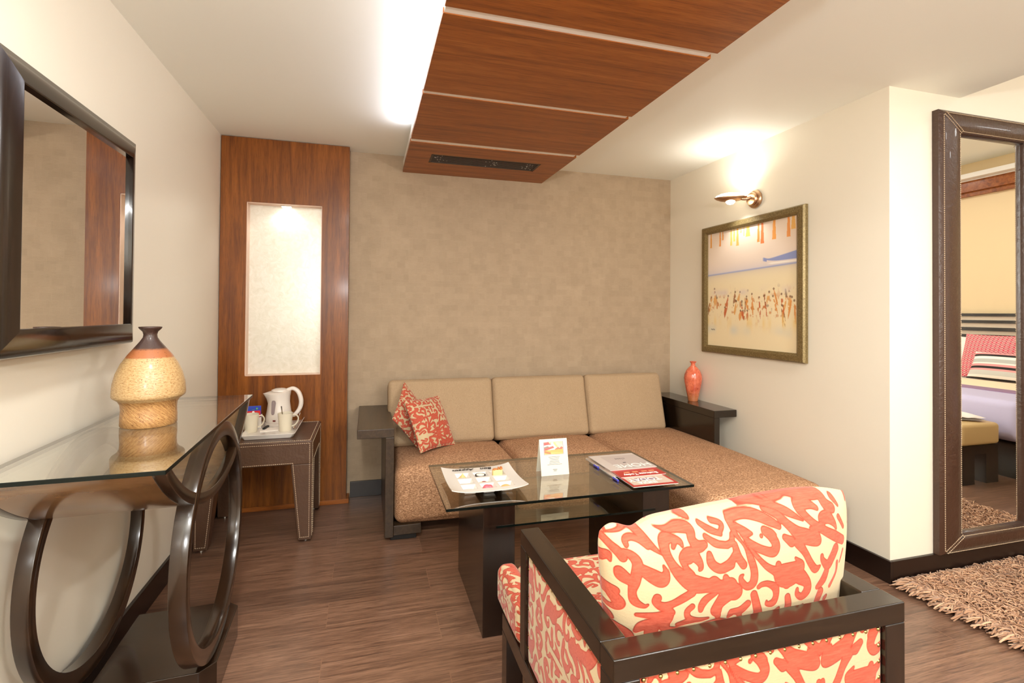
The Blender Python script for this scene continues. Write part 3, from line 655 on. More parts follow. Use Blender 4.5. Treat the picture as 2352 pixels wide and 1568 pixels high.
def d_red(s, h): obj('round_print', MB().lathe([(.007, -.0002), (.007, .0004)], 16), M['whiteink'], s, loc=(0, -.0035, h-.008), rot=(PI/2, 0, 0))
sachet(.022, .128, M['blue'], 'blue tea sachet at the back of the white caddy', .041, d_blue); sachet(.004, .100, M['red'], 'red tea sachet in the white caddy, ahead of the blue one', .041, d_red); sachet(-.016, .085, M['paper'], 'white sugar sachet at the front of the caddy', .036)

# ------------------------------------------------------------------ sofa
t = thing('sofa', 'L-shaped sofa with dark wood arms, beige backs and brown tweed seats', 'sofa', (2.18, -.5, 0)); SX, SY = 2.18, -.5
def L(mb, name, mat, bevel=.003, **kw): return obj(name, MB_shift(mb), mat, t, bevel=bevel, **kw)
def MB_shift(mb): mb.v = [(x-SX, y-SY, z) for x, y, z in mb.v]; return mb
arm = L(MB().box(.893, 1.102, -.80, -.012, .603, .655).box(1.052, 1.102, -.80, -.012, .02, .603), 'left_arm', M['sofawood'], label='dark wood arm with a flat outward shelf')
L(MB().box(3.276, 3.463, -.835, -.012, .612, .662).box(3.276, 3.322, -.835, -.012, .0, .612), 'right_arm', M['wenge'], label='near-black wood arm with flat shelf against wall')
L(MB().box(1.102, 1.262, -.80, -.72, .03, .086), 'front_block', M['sofawood']); L(MB().box(1.085, 1.235, -.79, -.70, 0, .029), 'foot', M['black'])
L(MB().box(1.103, 3.275, -.075, -.03, .1, .60), 'back_frame', M['wenge']); L(MB().box(1.12, 3.27, -.66, -.08, .05, .12).box(2.6, 3.27, -1.68, -.66, .05, .12), 'base_frame', M['wenge'])
L(MB().box(2.598, 3.34, -1.765, -1.712, 0, .402), 'end_board', M['sofawood'], label='dark wood board closing the chaise end')
def seat(x0, x1, y0, y1, z0, z1, r, crown, name='seat_cushion'):
    mb = soft_box((x1-x0)/2, (y1-y0)/2, (z1-z0)/2, r, .04, crown); return obj(name, mb, M['sofaseat'], t, smooth=True, loc=((x0+x1)/2-SX, (y0+y1)/2-SY, (z0+z1)/2))
seat(1.106, 1.862, -.80, -.23, .088, .412, .05, (.0, .012, .03)); seat(1.866, 2.572, -.80, -.23, .088, .415, .05, (.0, .012, .032))
seat(2.576, 3.33, -1.70, -.23, .10, .425, .06, (.01, .0, .035), 'chaise_cushion')
for (x0, x1) in ((1.086, 1.8255), (1.8265, 2.5615), (2.5625, 3.222)):
    obj('back_cushion', soft_box((x1-x0)/2, .085, .225, .034, .04, (0, .020, .004)), M['sofaback'], t, smooth=True, loc=((x0+x1)/2-SX, -.215-SY, .628), rot=(math.radians(-15), 0, 0))
obj('loose_thread', MB().tube([(1.50-SX, -.805-SY, .03), (1.503-SX, -.81-SY, .075), (1.52-SX, -.812-SY, .098), (1.54-SX, -.81-SY, .092), (1.548-SX, -.806-SY, .03)], .0012, 6), M['paper'], t, label='white loop of tape hanging below the seat')

# red glazed vase on the right arm
pr = [(.001, 0), (.036, 0), (.0385, .006), (.040, .02), (.052, .08), (.064, .14), (.068, .175), (.064, .205), (.052, .235), (.034, .258), (.019, .270), (.016, .278), (.0165, .292), (.024, .300), (.026, .303), (.025, .306), (.018, .304), (.012, .292), (.012, .27)]
vz = obj('glazed_vase', MB().lathe(pr, 64), M['redvase'], smooth=True, loc=(3.392, -.435, .6625)); tag(vz, 'slim coral red glazed vase on sofa arm shelf by right wall', 'vase')

# damask scatter cushions on the sofa
def damask_pillow(name, w, h, thk, loc, rot, label, group=None, scale=.55, off=(0, 0), n=120, ear=.07, mat='damask_small', pipe=True):
    U, V, X, Z, P = puff(w, h, thk, n, int(n*h/w), ear); mb = MB(); mb.grid(X, -P, Z); mb.grid(X, P, Z, flip=True)
    th = thing(name, label, 'cushion', loc, group=group); th.rotation_euler = rot
    me = mb.mesh('cover', M[mat], True); co = verts_np(me); d = damask(co[:, 0]+off[0], co[:, 2]+off[1], scale); set_attr(me, 'damask', d)
    add_obj('cover', me, th)
    if pipe:
        e = np.concatenate([np.stack([X[0], Z[0]], 1), np.stack([X[1:, -1], Z[1:, -1]], 1), np.stack([X[-1, -2::-1], Z[-1, -2::-1]], 1), np.stack([X[-2:0:-1, 0], Z[-2:0:-1, 0]], 1)])[::3]
        pm = MB().tube([(x, 0, z) for x, z in e], .005, 6, closed=True).mesh('piping', M[mat], True); c = verts_np(pm); set_attr(pm, 'damask', damask(c[:, 0]*1.3+.05, c[:, 2]*1.3, .5)); add_obj('piping', pm, th)
    return th
damask_pillow('scatter_cushion', .33, .33, .09, (1.240, -.352, .630), (-.511, .838, .593), 'coral damask cushion in the sofa corner, half hidden behind another cushion', 'damask cushions on the sofa', .62, (.1, .02))
damask_pillow('scatter_cushion', .34, .35, .11, (1.350, -.463, .604), (-.489, .058, .729), 'coral and cream damask cushion tilted in front on the sofa seat', 'damask cushions on the sofa', .72, (.33, .28))

# ------------------------------------------------------------------ coffee table
t = thing('coffee_table', 'smoked glass coffee table on two dark slab legs', 'coffee table', (1.835, -1.5, 0))
cx, cy = 1.835, -1.5
def C_(mb): mb.v = [(x-cx, y-cy, z) for x, y, z in mb.v]; return mb
GT = .545
obj('glass_top', C_(MB().box(1.255, 2.413, -1.806, -1.195, GT-.012, GT, 0, 1)), [M['glass_bronze'], M['glass_edge']], t, bevel=.0012)
obj('leg', C_(MB().box(1.41, 1.546, -1.80, -1.225, 0, GT-.0125)), M['wenge_z'], t, bevel=.002); obj('leg', C_(MB().box(2.148, 2.284, -1.80, -1.225, 0, GT-.0125)), M['wenge_z'], t, bevel=.002)
obj('glass_shelf', C_(MB().box(1.466, 2.21, -1.8035, -1.24, .445, .453, 0, 1)), [M['glass_bronze'], M['glass_edge']], t, label='lower glass shelf between the legs')

# platter with nine wells and petits fours
PX0, PX1, PY0, PY1 = 1.292, 1.632, -1.715, -1.385; PZ = GT
t = thing('dessert_platter', 'white rectangular platter with nine wells of petits fours', 'platter', ((PX0+PX1)/2, (PY0+PY1)/2, PZ+.0005))
pw, ph = PX1-PX0, PY1-PY0; U, V = np.meshgrid(np.linspace(-1, 1, 121), np.linspace(-1, 1, 121)); 
wx = [-.082, .003, .086]; wy = [.062, -.018, -.098]; hwx, hwy = .031, .028
Xp, Yp = U*pw/2, V*ph/2; Zs = .026+.012*np.abs(U)**3*np.abs(V)**2+.004*np.abs(U)**6
for ax_ in wx:
    for ay in wy:
        dd = np.maximum(np.abs(Xp-ax_)/hwx, np.abs(Yp-ay)/hwy); Zs = Zs-.021*np.clip((1.05-dd)/.3, 0, 1)
mb = MB().grid(Xp, Yp, Zs).grid(Xp, Yp, Zs-.004, flip=True); nn = 121
edge = [(0, j) for j in range(nn)]+[(i, nn-1) for i in range(1, nn)]+[(nn-1, j) for j in range(nn-2, -1, -1)]+[(i, 0) for i in range(nn-2, 0, -1)]; ids = [i*nn+j for i, j in edge]; k = nn*nn
mb.f += [(ids[i], ids[(i+1) % len(ids)], k+ids[(i+1) % len(ids)], k+ids[i]) for i in range(len(ids))]; mb.mi += [0]*len(ids)
obj('plate', mb, M['porcelain'], t, smooth=True)
ZP = .0285
for body, x, sz_ in (('Bon', .048, .036), ('Appetit', -.066, .034)):
    text('icing_writing', body, sz_, M['ink'], t, (x, .134, ZP+.0010), (.0, 0, PI), shear=.25, extrude=.0006, bold=.0004)
def treat(i, j, build, label, name, cat_='pastry'):
    o = thing(name, label, cat_, ((PX0+PX1)/2+wx[i], (PY0+PY1)/2+wy[j], PZ+.0005+.0055), group='petits fours on the platter'); build(o)
def mat_of(rgb, rough=.5): return plain('pastry_%d_%d_%d' % rgb, rgb, rough)
def dome(r, h, rgb, top=None, tr=.4, rgb2=None, nm='biscuit'):
    def b(o):
        obj(nm, MB().lathe([(.001, 0), (r*.9, 0), (r, h*.25), (r*.85, h*.65), (r*.5, h*.92), (.001, h)], 24), mat_of(rgb), o, smooth=True)
        if rgb2: obj('filling', MB().lathe([(r*tr, h*.80), (r*tr, h*1.02), (.001, h*1.08)], 20), mat_of(rgb2, .2), o, smooth=True)
    return b
def cone(o): obj('cream_swirl', MB().lathe([(.001, 0), (.021, 0), (.022, .006), (.014, .014), (.006, .022), (.001, .031)], 24), mat_of((226, 182, 120)), o, smooth=True)
def choc_cup(o):
    obj('cup', MB().lathe([(.001, 0), (.022, 0), (.025, .018), (.023, .019), (.02, .013), (.001, .013)], 24), mat_of((40, 26, 22), .25), o, smooth=True)
    obj('cream', MB().lathe([(.0205, .012), (.019, .019), (.001, .023)], 24), mat_of((244, 236, 220)), o, smooth=True)
def cake(o):
    obj('sponge', MB().box(-.023, .023, -.012, .012, 0, .037), mat_of((240, 216, 146), .7), o, bevel=.002)
    nm = MB()
    for _ in range(26): x, y = random.uniform(-.023, .023), random.uniform(-.012, .012); s = random.uniform(.002, .004); nm.box(x-s, x+s, y-s, y+s, .036, .036+s*2.4)
    obj('nut_topping', nm, mat_of((190, 120, 66), .6), o)
def lips(o): obj('pink_icing', MB().lathe([(.001, 0), (.018, 0), (.0185, .012), (.012, .021), (.001, .024)], 24, (-.005, 0, 0)).lathe([(.001, 0), (.014, 0), (.0145, .011), (.01, .020), (.001, .022)], 24, (.008, 0, 0)), mat_of((226, 104, 116), .35), o, smooth=True)
def choc(o): obj('chocolate', MB().lathe([(.001, 0), (.013, 0), (.012, .005), (.001, .008)], 20), mat_of((46, 26, 24), .3), o, smooth=True)
treat(0, 0, cone, 'golden piped peak on the platter, far-left well', 'piped_meringue'); treat(1, 0, choc_cup, 'dark chocolate cup filled with cream on the platter', 'chocolate_cup'); treat(2, 0, cake, 'yellow sponge slice with nut topping on the platter', 'cake_slice')
treat(0, 1, choc, 'small flat dark chocolate drop on the platter', 'chocolate_drop'); treat(1, 1, dome(.023, .011, (232, 190, 140), rgb2=(150, 30, 22)), 'round biscuit with red jam centre in the middle well', 'jam_biscuit'); treat(2, 1, dome(.017, .009, (236, 178, 138)), 'small peach-coloured biscuit in the right middle well', 'peach_biscuit')
treat(0, 2, dome(.023, .009, (240, 218, 202)), 'pale flat biscuit in the near-left well', 'pale_biscuit'); treat(1, 2, lips, 'pink iced two-lobed sweet in the near middle well', 'pink_sweet'); treat(2, 2, dome(.025, .016, (234, 184, 116)), 'domed tan biscuit in the near-right well', 'tan_biscuit')

# tent card
t = thing('tent_card', 'cream folded tent card with vegetable photo standing on coffee table', 'card', (1.834, -1.478, GT+.0005), 0)
hw_, dp, hh = .0725, .040, .168; tk = .0012
mb = MB(); v = []
for s in (-1, 1):
    v = [(-hw_, s*dp, 0), (hw_, s*dp, 0), (hw_, s*.001, hh), (-hw_, s*.001, hh)]; v2 = [(x, y-s*tk, z) for x, y, z in v]
    mb.add(v+v2, [(0, 1, 2, 3), (7, 6, 5, 4), (0, 1, 5, 4), (1, 2, 6, 5), (2, 3, 7, 6), (3, 0, 4, 7)])
obj('folded_card', mb, M['creamcard'], t)
tilt = math.atan2(dp-.001, hh)
fr = bpy.data.objects.new('front_print', None)
nx, nz = 90, 64; U, V = np.meshgrid(np.linspace(0, 1, nx), np.linspace(0, 1, nz)); colr = np.zeros((nz, nx, 3)) + np.array([.72, .56, .42])
def cap_sd(ax_, ay, bx, by): dx, dy = bx-ax_, by-ay; L_ = dx*dx+dy*dy; tt = np.clip(((U-ax_)*dx+(V-ay)*dy)/L_, 0, 1); return np.hypot(U-ax_-tt*dx, (V-ay-tt*dy)*.72)
for (ax_, ay, bx, by, r, c) in ((.0, .82, .3, .86, .09, (214, 92, 84)), (.35, .95, .95, .9, .07, (226, 220, 160)), (.0, .66, .4, .72, .05, (244, 232, 224)), (.05, .5, .2, .56, .08, (140, 128, 112)), (.1, .40, .5, .56, .08, (220, 96, 90)), (.45, .88, .62, .5, .06, (240, 238, 205)), (.55, .88, .75, .42, .05, (206, 206, 130)), (.7, .86, .98, .55, .06, (236, 230, 178)), (.2, .30, .65, .5, .05, (250, 226, 214)), (.62, .36, .72, .46, .07, (226, 120, 96)), (.8, .34, .9, .48, .07, (228, 110, 92)), (.1, .2, .95, .24, .11, (240, 166, 92)), (.02, .26, .3, .12, .05, (232, 120, 76)), (.4, .14, .9, .06, .06, (244, 178, 104))):
    colr[cap_sd(ax_, ay, bx, by) < r] = lin(*c)[:3]
bd = (U < .03) | (U > .97) | (V < .03) | (V > .97); colr[bd] = lin(150, 146, 160)[:3]
mb = MB().grid((U-.5)*.104, U*0, (V-.5)*.062); me = mb.mesh('food_photo', M['print']); set_attr(me, 'paint', colr.reshape(-1, 3), 'FLOAT_COLOR')
def on_card(z, e=.0006): return (0, -(dp-(dp-.001)*z/hh)-e, z)
add_obj('food_photo', me, t, on_card(.125), (-tilt, 0, 0))
ln = MB()
for k, (z, w) in enumerate(((.085, .058), (.078, .05), (.071, .042), (.064, .050), (.057, .054), (.050, .076))):
    x = -w/2
    while x < w/2: q = random.uniform(.002, .006); y = on_card(z)[1]; ln.box(x, min(w/2, x+q), y-.0002, y+.0002, z-.0011, z+.0011); x += q+.0012
obj('printed_lines', ln, M['greyink'], t); ln = MB()
for z, w in ((.027, .022), (.021, .016)): y = on_card(z)[1]; ln.box(-w/2, w/2, y-.0002, y+.0002, z-.0012, z+.0012)
obj('printed_footer', ln, M['greyink'], t)

# magazines, printed upside-down towards the sofa
def magazine(x0, x1, y0, y1, z, th_, mat, label, deco, rot=0.0):
    m = thing('magazine', label, 'magazine', ((x0+x1)/2, (y0+y1)/2, z), rot, 'magazines on the coffee table'); a, b = (x1-x0)/2, (y1-y0)/2
    obj('pages', MB().box(-a, a, -b, b, 0, th_-.0008), M['paper'], m, bevel=.0008); obj('cover', MB().box(-a-.001, a+.001, -b-.001, b+.001, th_-.0008, th_), mat, m); deco(m, a, b, th_+.0003)
def flat(m, name, x0, x1, y0, y1, z, mat): return obj(name, MB().box(x0, x1, y0, y1, z-.0002, z), mat, m)
z0 = GT+.0004
def deco_news(m, a, b, z):
    flat(m, 'black_rule', -a+.05, a-.02, .098, .1, z, M['ink']); s = MB()
    for q in ((-a+.03, .112, .8), (-a+.045, .10, -.6), (-a+.05, .085, .9), (-a+.06, .095, -.4)): s.tube([(q[0], q[1], z), (q[0]+.02*math.cos(q[2]), q[1]+.02*math.sin(q[2]), z)], .0012, 5)
    obj('sketch_print', s, M['greyink'], m)
magazine(2.09, 2.325, -1.62, -1.306, z0, .006, M['magcream'], 'pale newspaper at the bottom of the magazine stack, furthest from armchair', deco_news)
def deco_it(m, a, b, z):
    flat(m, 'picture', -a+.012, a-.012, -b+.018, b-.01, z, M['magcream']); z += .0003
    text('masthead', 'INDIA', .040, M['whiteink'], m, (-.020, -b+.044, z), (0, 0, PI), xs=.9, bold=.0006); text('masthead', 'TODAY', .054, M['whiteink'], m, (-.014, -b+.083, z), (0, 0, PI), xs=.9, bold=.0006)
    flat(m, 'portrait_print', -.07, .045, -b+.068, -b+.098, z-.0002, plain('mauve_print', (150, 120, 136), .4))
magazine(2.106, 2.337, -1.795, -1.50, z0+.0064, .005, M['magred'], 'red-bordered news magazine nearest the armchair in the stack', deco_it, -.01)
def deco_bt(m, a, b, z):
    text('masthead', 'Business Today', .032, M['whiteink'], m, (0, -b+.028, z), (0, 0, PI), xs=.92, bold=.0008)
    for x in (-.075, -.03, .02, .06): flat(m, 'cover_print', x, x+.03, -b+.052, -b+.066, z, M['peachink'])
magazine(2.108, 2.350, -1.672, -1.385, z0+.0118, .004, M['magred'], 'red business magazine in the middle of the fanned stack', deco_bt, .0)
def deco_home(m, a, b, z):
    flat(m, 'picture', -a+.055, a-.004, -b+.012, b-.03, z, plain('taupe_print', (190, 176, 170), .35)); z += .0003
    text('masthead', 'HOME', .075, M['whiteink'], m, (.022, -b+.052, z), (0, 0, PI), xs=.95); text('subtitle', 'class', .036, M['greyink'], m, (.012, .04, z), (0, 0, PI), xs=.9)
    flat(m, 'small_caption', -.005, .012, -.028, -.02, z, M['black'])
magazine(2.098, 2.358, -1.575, -1.325, z0+.0162, .004, M['maggrey'], 'pale grey home magazine on top of the stack', deco_home, .01)
def pen(x, y, rz, label):
    p = thing('pen', label, 'pen', (x, y, GT+.0055), rz, 'pens beside the magazines'); obj('barrel', MB().tube([(0, -.022, 0), (0, .022, 0)], .005, 10), M['penblue'], p, smooth=True); obj('clip', MB().box(-.0015, .0015, -.016, .014, .0048, .0062), M['paper'], p)
pen(2.083, -1.452, .05, 'blue pen beside the magazine stack, nearer the sofa'); pen(2.085, -1.66, .04, 'blue pen beside the magazine stack, nearer the armchair')

# ------------------------------------------------------------------ armchair
ax0, ax1, ay0, ay1, az = 1.397, 2.137, -2.965, -2.361, .68
t = thing('armchair', 'dark wood framed armchair upholstered in coral damask, back to camera', 'armchair', (1.767, -2.56, 0)); AX, AY = 1.767, -2.56
def A(name, mb, mat=None, bevel=.003, **kw):
    mb.v = [(x-AX, y-AY, z) for x, y, z in mb.v]; return obj(name, mb, mat or M['wenge'], t, bevel=bevel, **kw)
w = .058; rz0 = az-.046; fy = -2.155
for x0 in (ax0, ax1-w):
    A('arm_rail', MB().box(x0, x0+w, ay0+w, ay1, rz0, az)); A('arm_post', MB().box(x0, x0+w, ay1-.048, ay1, .312, rz0), M['wenge_z']); A('seat_rail', MB().box(x0, x0+w, ay0+w, fy, .256, .311))
    A('leg', MB().box(x0, x0+w, fy-w, fy, 0, .256), M['wenge_z']); A('leg', MB().box(x0, x0+w, ay0, ay0+w, 0, rz0), M['wenge_z'])
A('back_rail', MB().box(ax0, ax1, ay0, ay0+w, rz0, az), M['wenge_x']); A('seat_rail', MB().box(ax0+w, ax1-w, ay0, ay0+w, .256, .311), M['wenge_x']); A('seat_rail', MB().box(ax0+w, ax1-w, fy-w, fy, .256, .311), M['wenge_x'])
def panel(name, u0, u1, v0, v1, thick, axis, pos, flip, uoff=0, voff=0, scale=.9, n=.0036):
    """upholstered panel: a slightly puffed sheet with depth, pattern stored per vertex"""
    nu, nv = int((u1-u0)/n), int((v1-v0)/n); U, V = np.meshgrid(np.linspace(-1, 1, nu), np.linspace(-1, 1, nv)); pf = (np.clip(1-np.abs(U)**5, 0, 1)*np.clip(1-np.abs(V)**5, 0, 1))**.5*.009
    a = (u0+u1)/2+U*(u1-u0)/2; b = (v0+v1)/2+V*(v1-v0)/2; s = -1 if flip else 1; mb = MB()
    if axis == 'X': mb.grid(pos+s*pf-AX, a-AY, b, flip=flip); mb.grid(pos-s*(thick+pf)-AX, a-AY, b, flip=not flip)
    else: mb.grid(a-AX, pos+s*pf-AY, b, flip=not flip); mb.grid(a-AX, pos-s*(thick+pf)-AY, b, flip=flip)
    k = nu*nv; ed = [j for j in range(nu)]+[i*nu+nu-1 for i in range(1, nv)]+[(nv-1)*nu+j for j in range(nu-2, -1, -1)]+[i*nu for i in range(nv-2, 0, -1)]
    mb.f += [(ed[i], ed[(i+1) % len(ed)], k+ed[(i+1) % len(ed)], k+ed[i]) for i in range(len(ed))]; mb.mi += [0]*len(ed)
    me = mb.mesh(name, M['damask'], True); uu = np.concatenate([a.ravel()]*2); vv = np.concatenate([b.ravel()]*2); set_attr(me, 'damask', damask(uu+uoff, vv+voff, scale)); add_obj(name, me, t)
panel('side_panel', ay0+w+.002, ay1-.050, .313, rz0-.002, .028, 'X', ax0+.012, True, 3.01, -.02, .85)
panel('side_panel', ay0+w+.002, ay1-.050, .313, rz0-.002, .028, 'X', ax1-.012, False, 3.2, .1, .62)
panel('back_panel', ax0+w+.002, ax1-w-.002, .313, rz0-.002, .028, 'Y', ay0+.012, True, -1.30, -.40, 1.05)
nail_me = MB().lathe([(.0052, 0), (.005, .002), (.0032, .0042), (.001, .005)], 12).mesh('nail_head', M['brass'], True)
def nail(x, y, z, rot): add_obj('nail_head', nail_me, t, (x-AX, y-AY, z), rot)
rl = (0, -PI/2, 0); rb = (PI/2, 0, 0)
for k in range(13): nail(ax0+.0112, ay1-.06-k*.0385, rz0-.010, rl)
for k in range(1, 8): nail(ax0+.0112, ay1-.060, rz0-.010-k*.038, rl); 
for k in range(1, 5): nail(ax0+.0112, ay0+w+.012, rz0-.010-k*.038, rl)
for k in range(17): nail(ax0+w+.012+k*.0375, ay0+.0112, rz0-.010, rb)
for k in range(1, 5): nail(ax1-w-.012, ay0+.0112, rz0-.010-k*.036, rb); nail(ax0+w+.012, ay0+.0112, rz0-.010-k*.036, rb)
# seat cushion
mb = soft_box((ax1-ax0-2*w)/2-.003, (-2.095+2.905)/2, .066, .03, .0048, (0, .006, .012)); me = mb.mesh('seat_cushion', M['damask'], True); co = verts_np(me)
hxs = (ax1-ax0)/2-w; uu = co[:, 0]+np.sign(co[:, 0])*np.clip(.066-co[:, 2], 0, 1)*(np.abs(co[:, 0]) > hxs-.035); vv = co[:, 1]-np.clip(.05-co[:, 2], 0, 1)*np.where(co[:, 1] > .37, -1, 0)
set_attr(me, 'damask', damask(uu+.34, vv+.5, .8)); add_obj('seat_cushion', me, t, (AX-AX, -2.50-AY, .312+.066))
# front overhang of the seat past the arm posts
for s in (-1, 1):
    mb = soft_box(w/2+.006, (-2.08+2.352)/2, .066, .026, .0048, (.004, .006, .008)); me = mb.mesh('seat_ear', M['damask'], True); co = verts_np(me); uu = co[:, 1]+co[:, 0]; set_attr(me, 'damask', damask(uu+.2+s*.2, co[:, 2]+.16+.4*co[:, 0], .62))
    add_obj('seat_ear', me, t, (s*((ax1-ax0)/2-w/2-.004), (-2.08-2.352)/2-AY, .312+.066))

# loose back cushion: motif as seen from behind
U, V, X, Z, P = puff(.675, .475, .19, 290, 206, .03, .5)
lean = .07; zc = .655
mb = MB(); bul = 1+.04*V-.035*np.clip(V, 0, 1)**6+.03*np.sin(PI*np.clip(V, -1, 1)*.5+.6)*(U > 0)
Xw = X*bul; Zw = Z+.008*np.sin(2.2*U)*np.clip(V, 0, 1)-.030*np.abs(U)**4*np.clip(V, 0, 1)**3
ear_ = np.exp(-((U+.93)/.09)**2)*np.clip(V, 0, 1)**3; dent = np.exp(-((U+.74)/.09)**2)*np.clip(V, 0, 1)**4
Zw = Zw+.013*ear_-.012*dent; P = P*(1-.25*dent)
mb.grid(Xw, -P, Zw); mb.grid(Xw, P, Zw, flip=True); me = mb.mesh('cushion_cover', M['damask'], True); co = verts_np(me)
th = thing('back_cushion', 'large coral damask back cushion leaning in the armchair', 'cushion', (1.796, -2.787, zc))
th.rotation_euler = (lean, math.radians(-2.2), math.radians(-1.0))
set_attr(me, 'damask', damask(co[:, 0]+1.796-FU0+.002, co[:, 2]+zc-FV0+.014, 1.0)); add_obj('cushion_cover', me, th)

# ------------------------------------------------------------------ painting and wall lamp on the right wall
yc, zc_ = (-.473-1.427)/2, (1.999+1.05)/2
t = thing('framed_painting', 'framed pastel painting of tiny figures below orange streamers', 'painting', (W-.004, yc, zc_), 0)
hw_, hh_ = .482, .477; bw = .062
def pbar(P, Q, p, q):
    prof = [(0, 0), (0, -.020), (.15, -.030), (.7, -.032), (1, -.022), (1, -.010), (1, 0)]; v = []
    for (A_, B_) in ((P, p), (Q, q)):
        for tt, xx in prof: v.append((xx, A_[0]+(B_[0]-A_[0])*tt, A_[1]+(B_[1]-A_[1])*tt))
    n = len(prof); return MB().add(v, [(i, (i+1) % n, n+(i+1) % n, n+i) for i in range(n)]+[tuple(range(n)), tuple(range(n, 2*n))[::-1]])
o4 = [(-hw_, -hh_), (hw_, -hh_), (hw_, hh_), (-hw_, hh_)]; i4 = [(-hw_+bw, -hh_+bw*.9), (hw_-bw, -hh_+bw*.9), (hw_-bw, hh_-bw*.9), (-hw_+bw, hh_-bw*.9)]
for k in range(4): obj('frame_bar', pbar(o4[k], o4[(k+1) % 4], i4[k], i4[(k+1) % 4]), M['gold'], t)
N = 300; cu = np.linspace(0, 1, N); CU, CV = np.meshgrid(cu, cu)       # CU left to right as seen, CV bottom to top
def L3(r, g, b): return np.array(lin(r, g, b)[:3])
def nz2(sx_, sy_, seed):
    r = np.random.default_rng(seed); g = r.random((sy_+2, sx_+2)); x = CU*sx_; y = CV*sy_; i = x.astype(int); j = y.astype(int); a = x-i; b = y-j; a = a*a*(3-2*a); b = b*b*(3-2*b)
    return g[j, i]*(1-a)*(1-b)+g[j, i+1]*a*(1-b)+g[j+1, i]*(1-a)*b+g[j+1, i+1]*a*b
img = np.zeros((N, N, 3))+L3(240, 222, 182)
def blend(c, m): 
    global img; img = img*(1-m[..., None])+L3(*c)*m[..., None]
hl = .655-.03*(1-CU)
sky = np.clip((CV-hl)*400, 0, 1); blend((236, 216, 196), sky); blend((206, 200, 206), sky*np.exp(-(CV-hl)/.05)*.8)
blend((150, 160, 200), np.exp(-((CV-hl)/.006)**2)); blend((180, 170, 176), np.clip((hl-CV)*200, 0, 1)*np.exp(-(hl-CV)/.035)*.55)
wv = .70+.05*np.clip((CU-.62)/.38, 0, 1)**1.2+.02*np.exp(-((CU-.66)/.04)**2); lo = .672+.028*np.clip(1-(CU-.64)/.2, 0, 1)**2
blend((142, 152, 196), np.clip((wv-CV)*300, 0, 1)*np.clip((CV-lo-.012*(CU > .7))*300, 0, 1)*np.clip((CU-.655)*60, 0, 1)); blend((248, 240, 226), np.exp(-((CV-.672)/.006)**2)*np.clip((CU-.7)*20, 0, 1))
for (x, w0, l, c) in ((.045, .012, .13, (232, 160, 60)), (.165, .012, .13, (236, 150, 60)), (.20, .010, .08, (236, 156, 66)), (.305, .012, .14, (240, 200, 90)), (.34, .012, .11, (240, 204, 96)), (.38, .016, .15, (240, 178, 84)), (.42, .010, .05, (242, 212, 120)), (.455, .006, .08, (240, 204, 100)), (.50, .026, .09, (242, 206, 90)), (.615, .014, .15, (240, 150, 62)), (.655, .018, .165, (238, 124, 52)), (.775, .020, .15, (240, 160, 62)), (.912, .018, .15, (238, 150, 66)), (.955, .022, .10, (240, 182, 90))):
    tt = (1-CV)/l; blend(c, ((np.abs(CU-x) < w0*(.55+.45*tt)) & (tt < 1)).astype(float)*.92)
rp = np.random.default_rng(5); fig = np.zeros((N, N)); 
n1 = nz2(34, 30, 1); n2 = nz2(70, 44, 2); n3 = nz2(9, 9, 3)
reg = np.exp(-((CV-.34)/.10)**2); spots = np.clip((n1*n2-.42)*9, 0, 1)*reg; blend((206, 128, 60), np.clip(spots, 0, 1)*.9)
n4 = nz2(60, 26, 8); n5 = nz2(28, 40, 9); blend((110, 74, 44), np.clip((n4*n5-.52)*10, 0, 1)*np.exp(-((CV-.40)/.075)**2)*.9)
for _ in range(30):
    x = rp.uniform(.02, .98); y = rp.uniform(.26, .44); hgt = rp.uniform(.04, .10); wd = rp.uniform(.006, .016); lean_ = rp.uniform(-.35, .35); c = [(198, 96, 44), (222, 146, 70), (150, 96, 56), (226, 166, 92)][rp.integers(4)]
    dd = np.abs(CU-x-lean_*(CV-y)); blend(c, ((dd < wd*np.clip(1-((CV-y)/hgt)**2, 0, 1)) & (n2 > .30)).astype(float)*.9)
    blend((120, 76, 44), (np.hypot(CU-x-lean_*hgt, CV-y-hgt) < .009).astype(float)*.8)
blend((238, 206, 130), np.clip(nz2(30, 4, 4)-.5, 0, 1)*1.6*np.exp(-((CV-.21)/.05)**2)); blend((196, 206, 206), np.clip(nz2(12, 5, 6)-.35, 0, 1)*np.exp(-((CV-.15)/.04)**2)*.9); blend((206, 190, 200), np.clip(n3-.45, 0, 1)*np.exp(-((CV-.47)/.03)**2)*1.2)
blend((70, 60, 56), ((np.abs(CV-.145-.004*np.sin(CU*500)) < .003) & (CU > .05) & (CU < .10)).astype(float))
mb = MB().grid(CU*0-.012, (hw_-bw)*(1-2*CU)*1.01, (hh_-bw*.9)*(2*CV-1)*1.01, flip=True); me = mb.mesh('canvas', M['canvas']); set_attr(me, 'paint', img.reshape(-1, 3), 'FLOAT_COLOR'); add_obj('canvas', me, t)
obj('backing', MB().box(-.011, 0, -hw_+.03, hw_-.03, -hh_+.03, hh_-.03), M['black'], t)

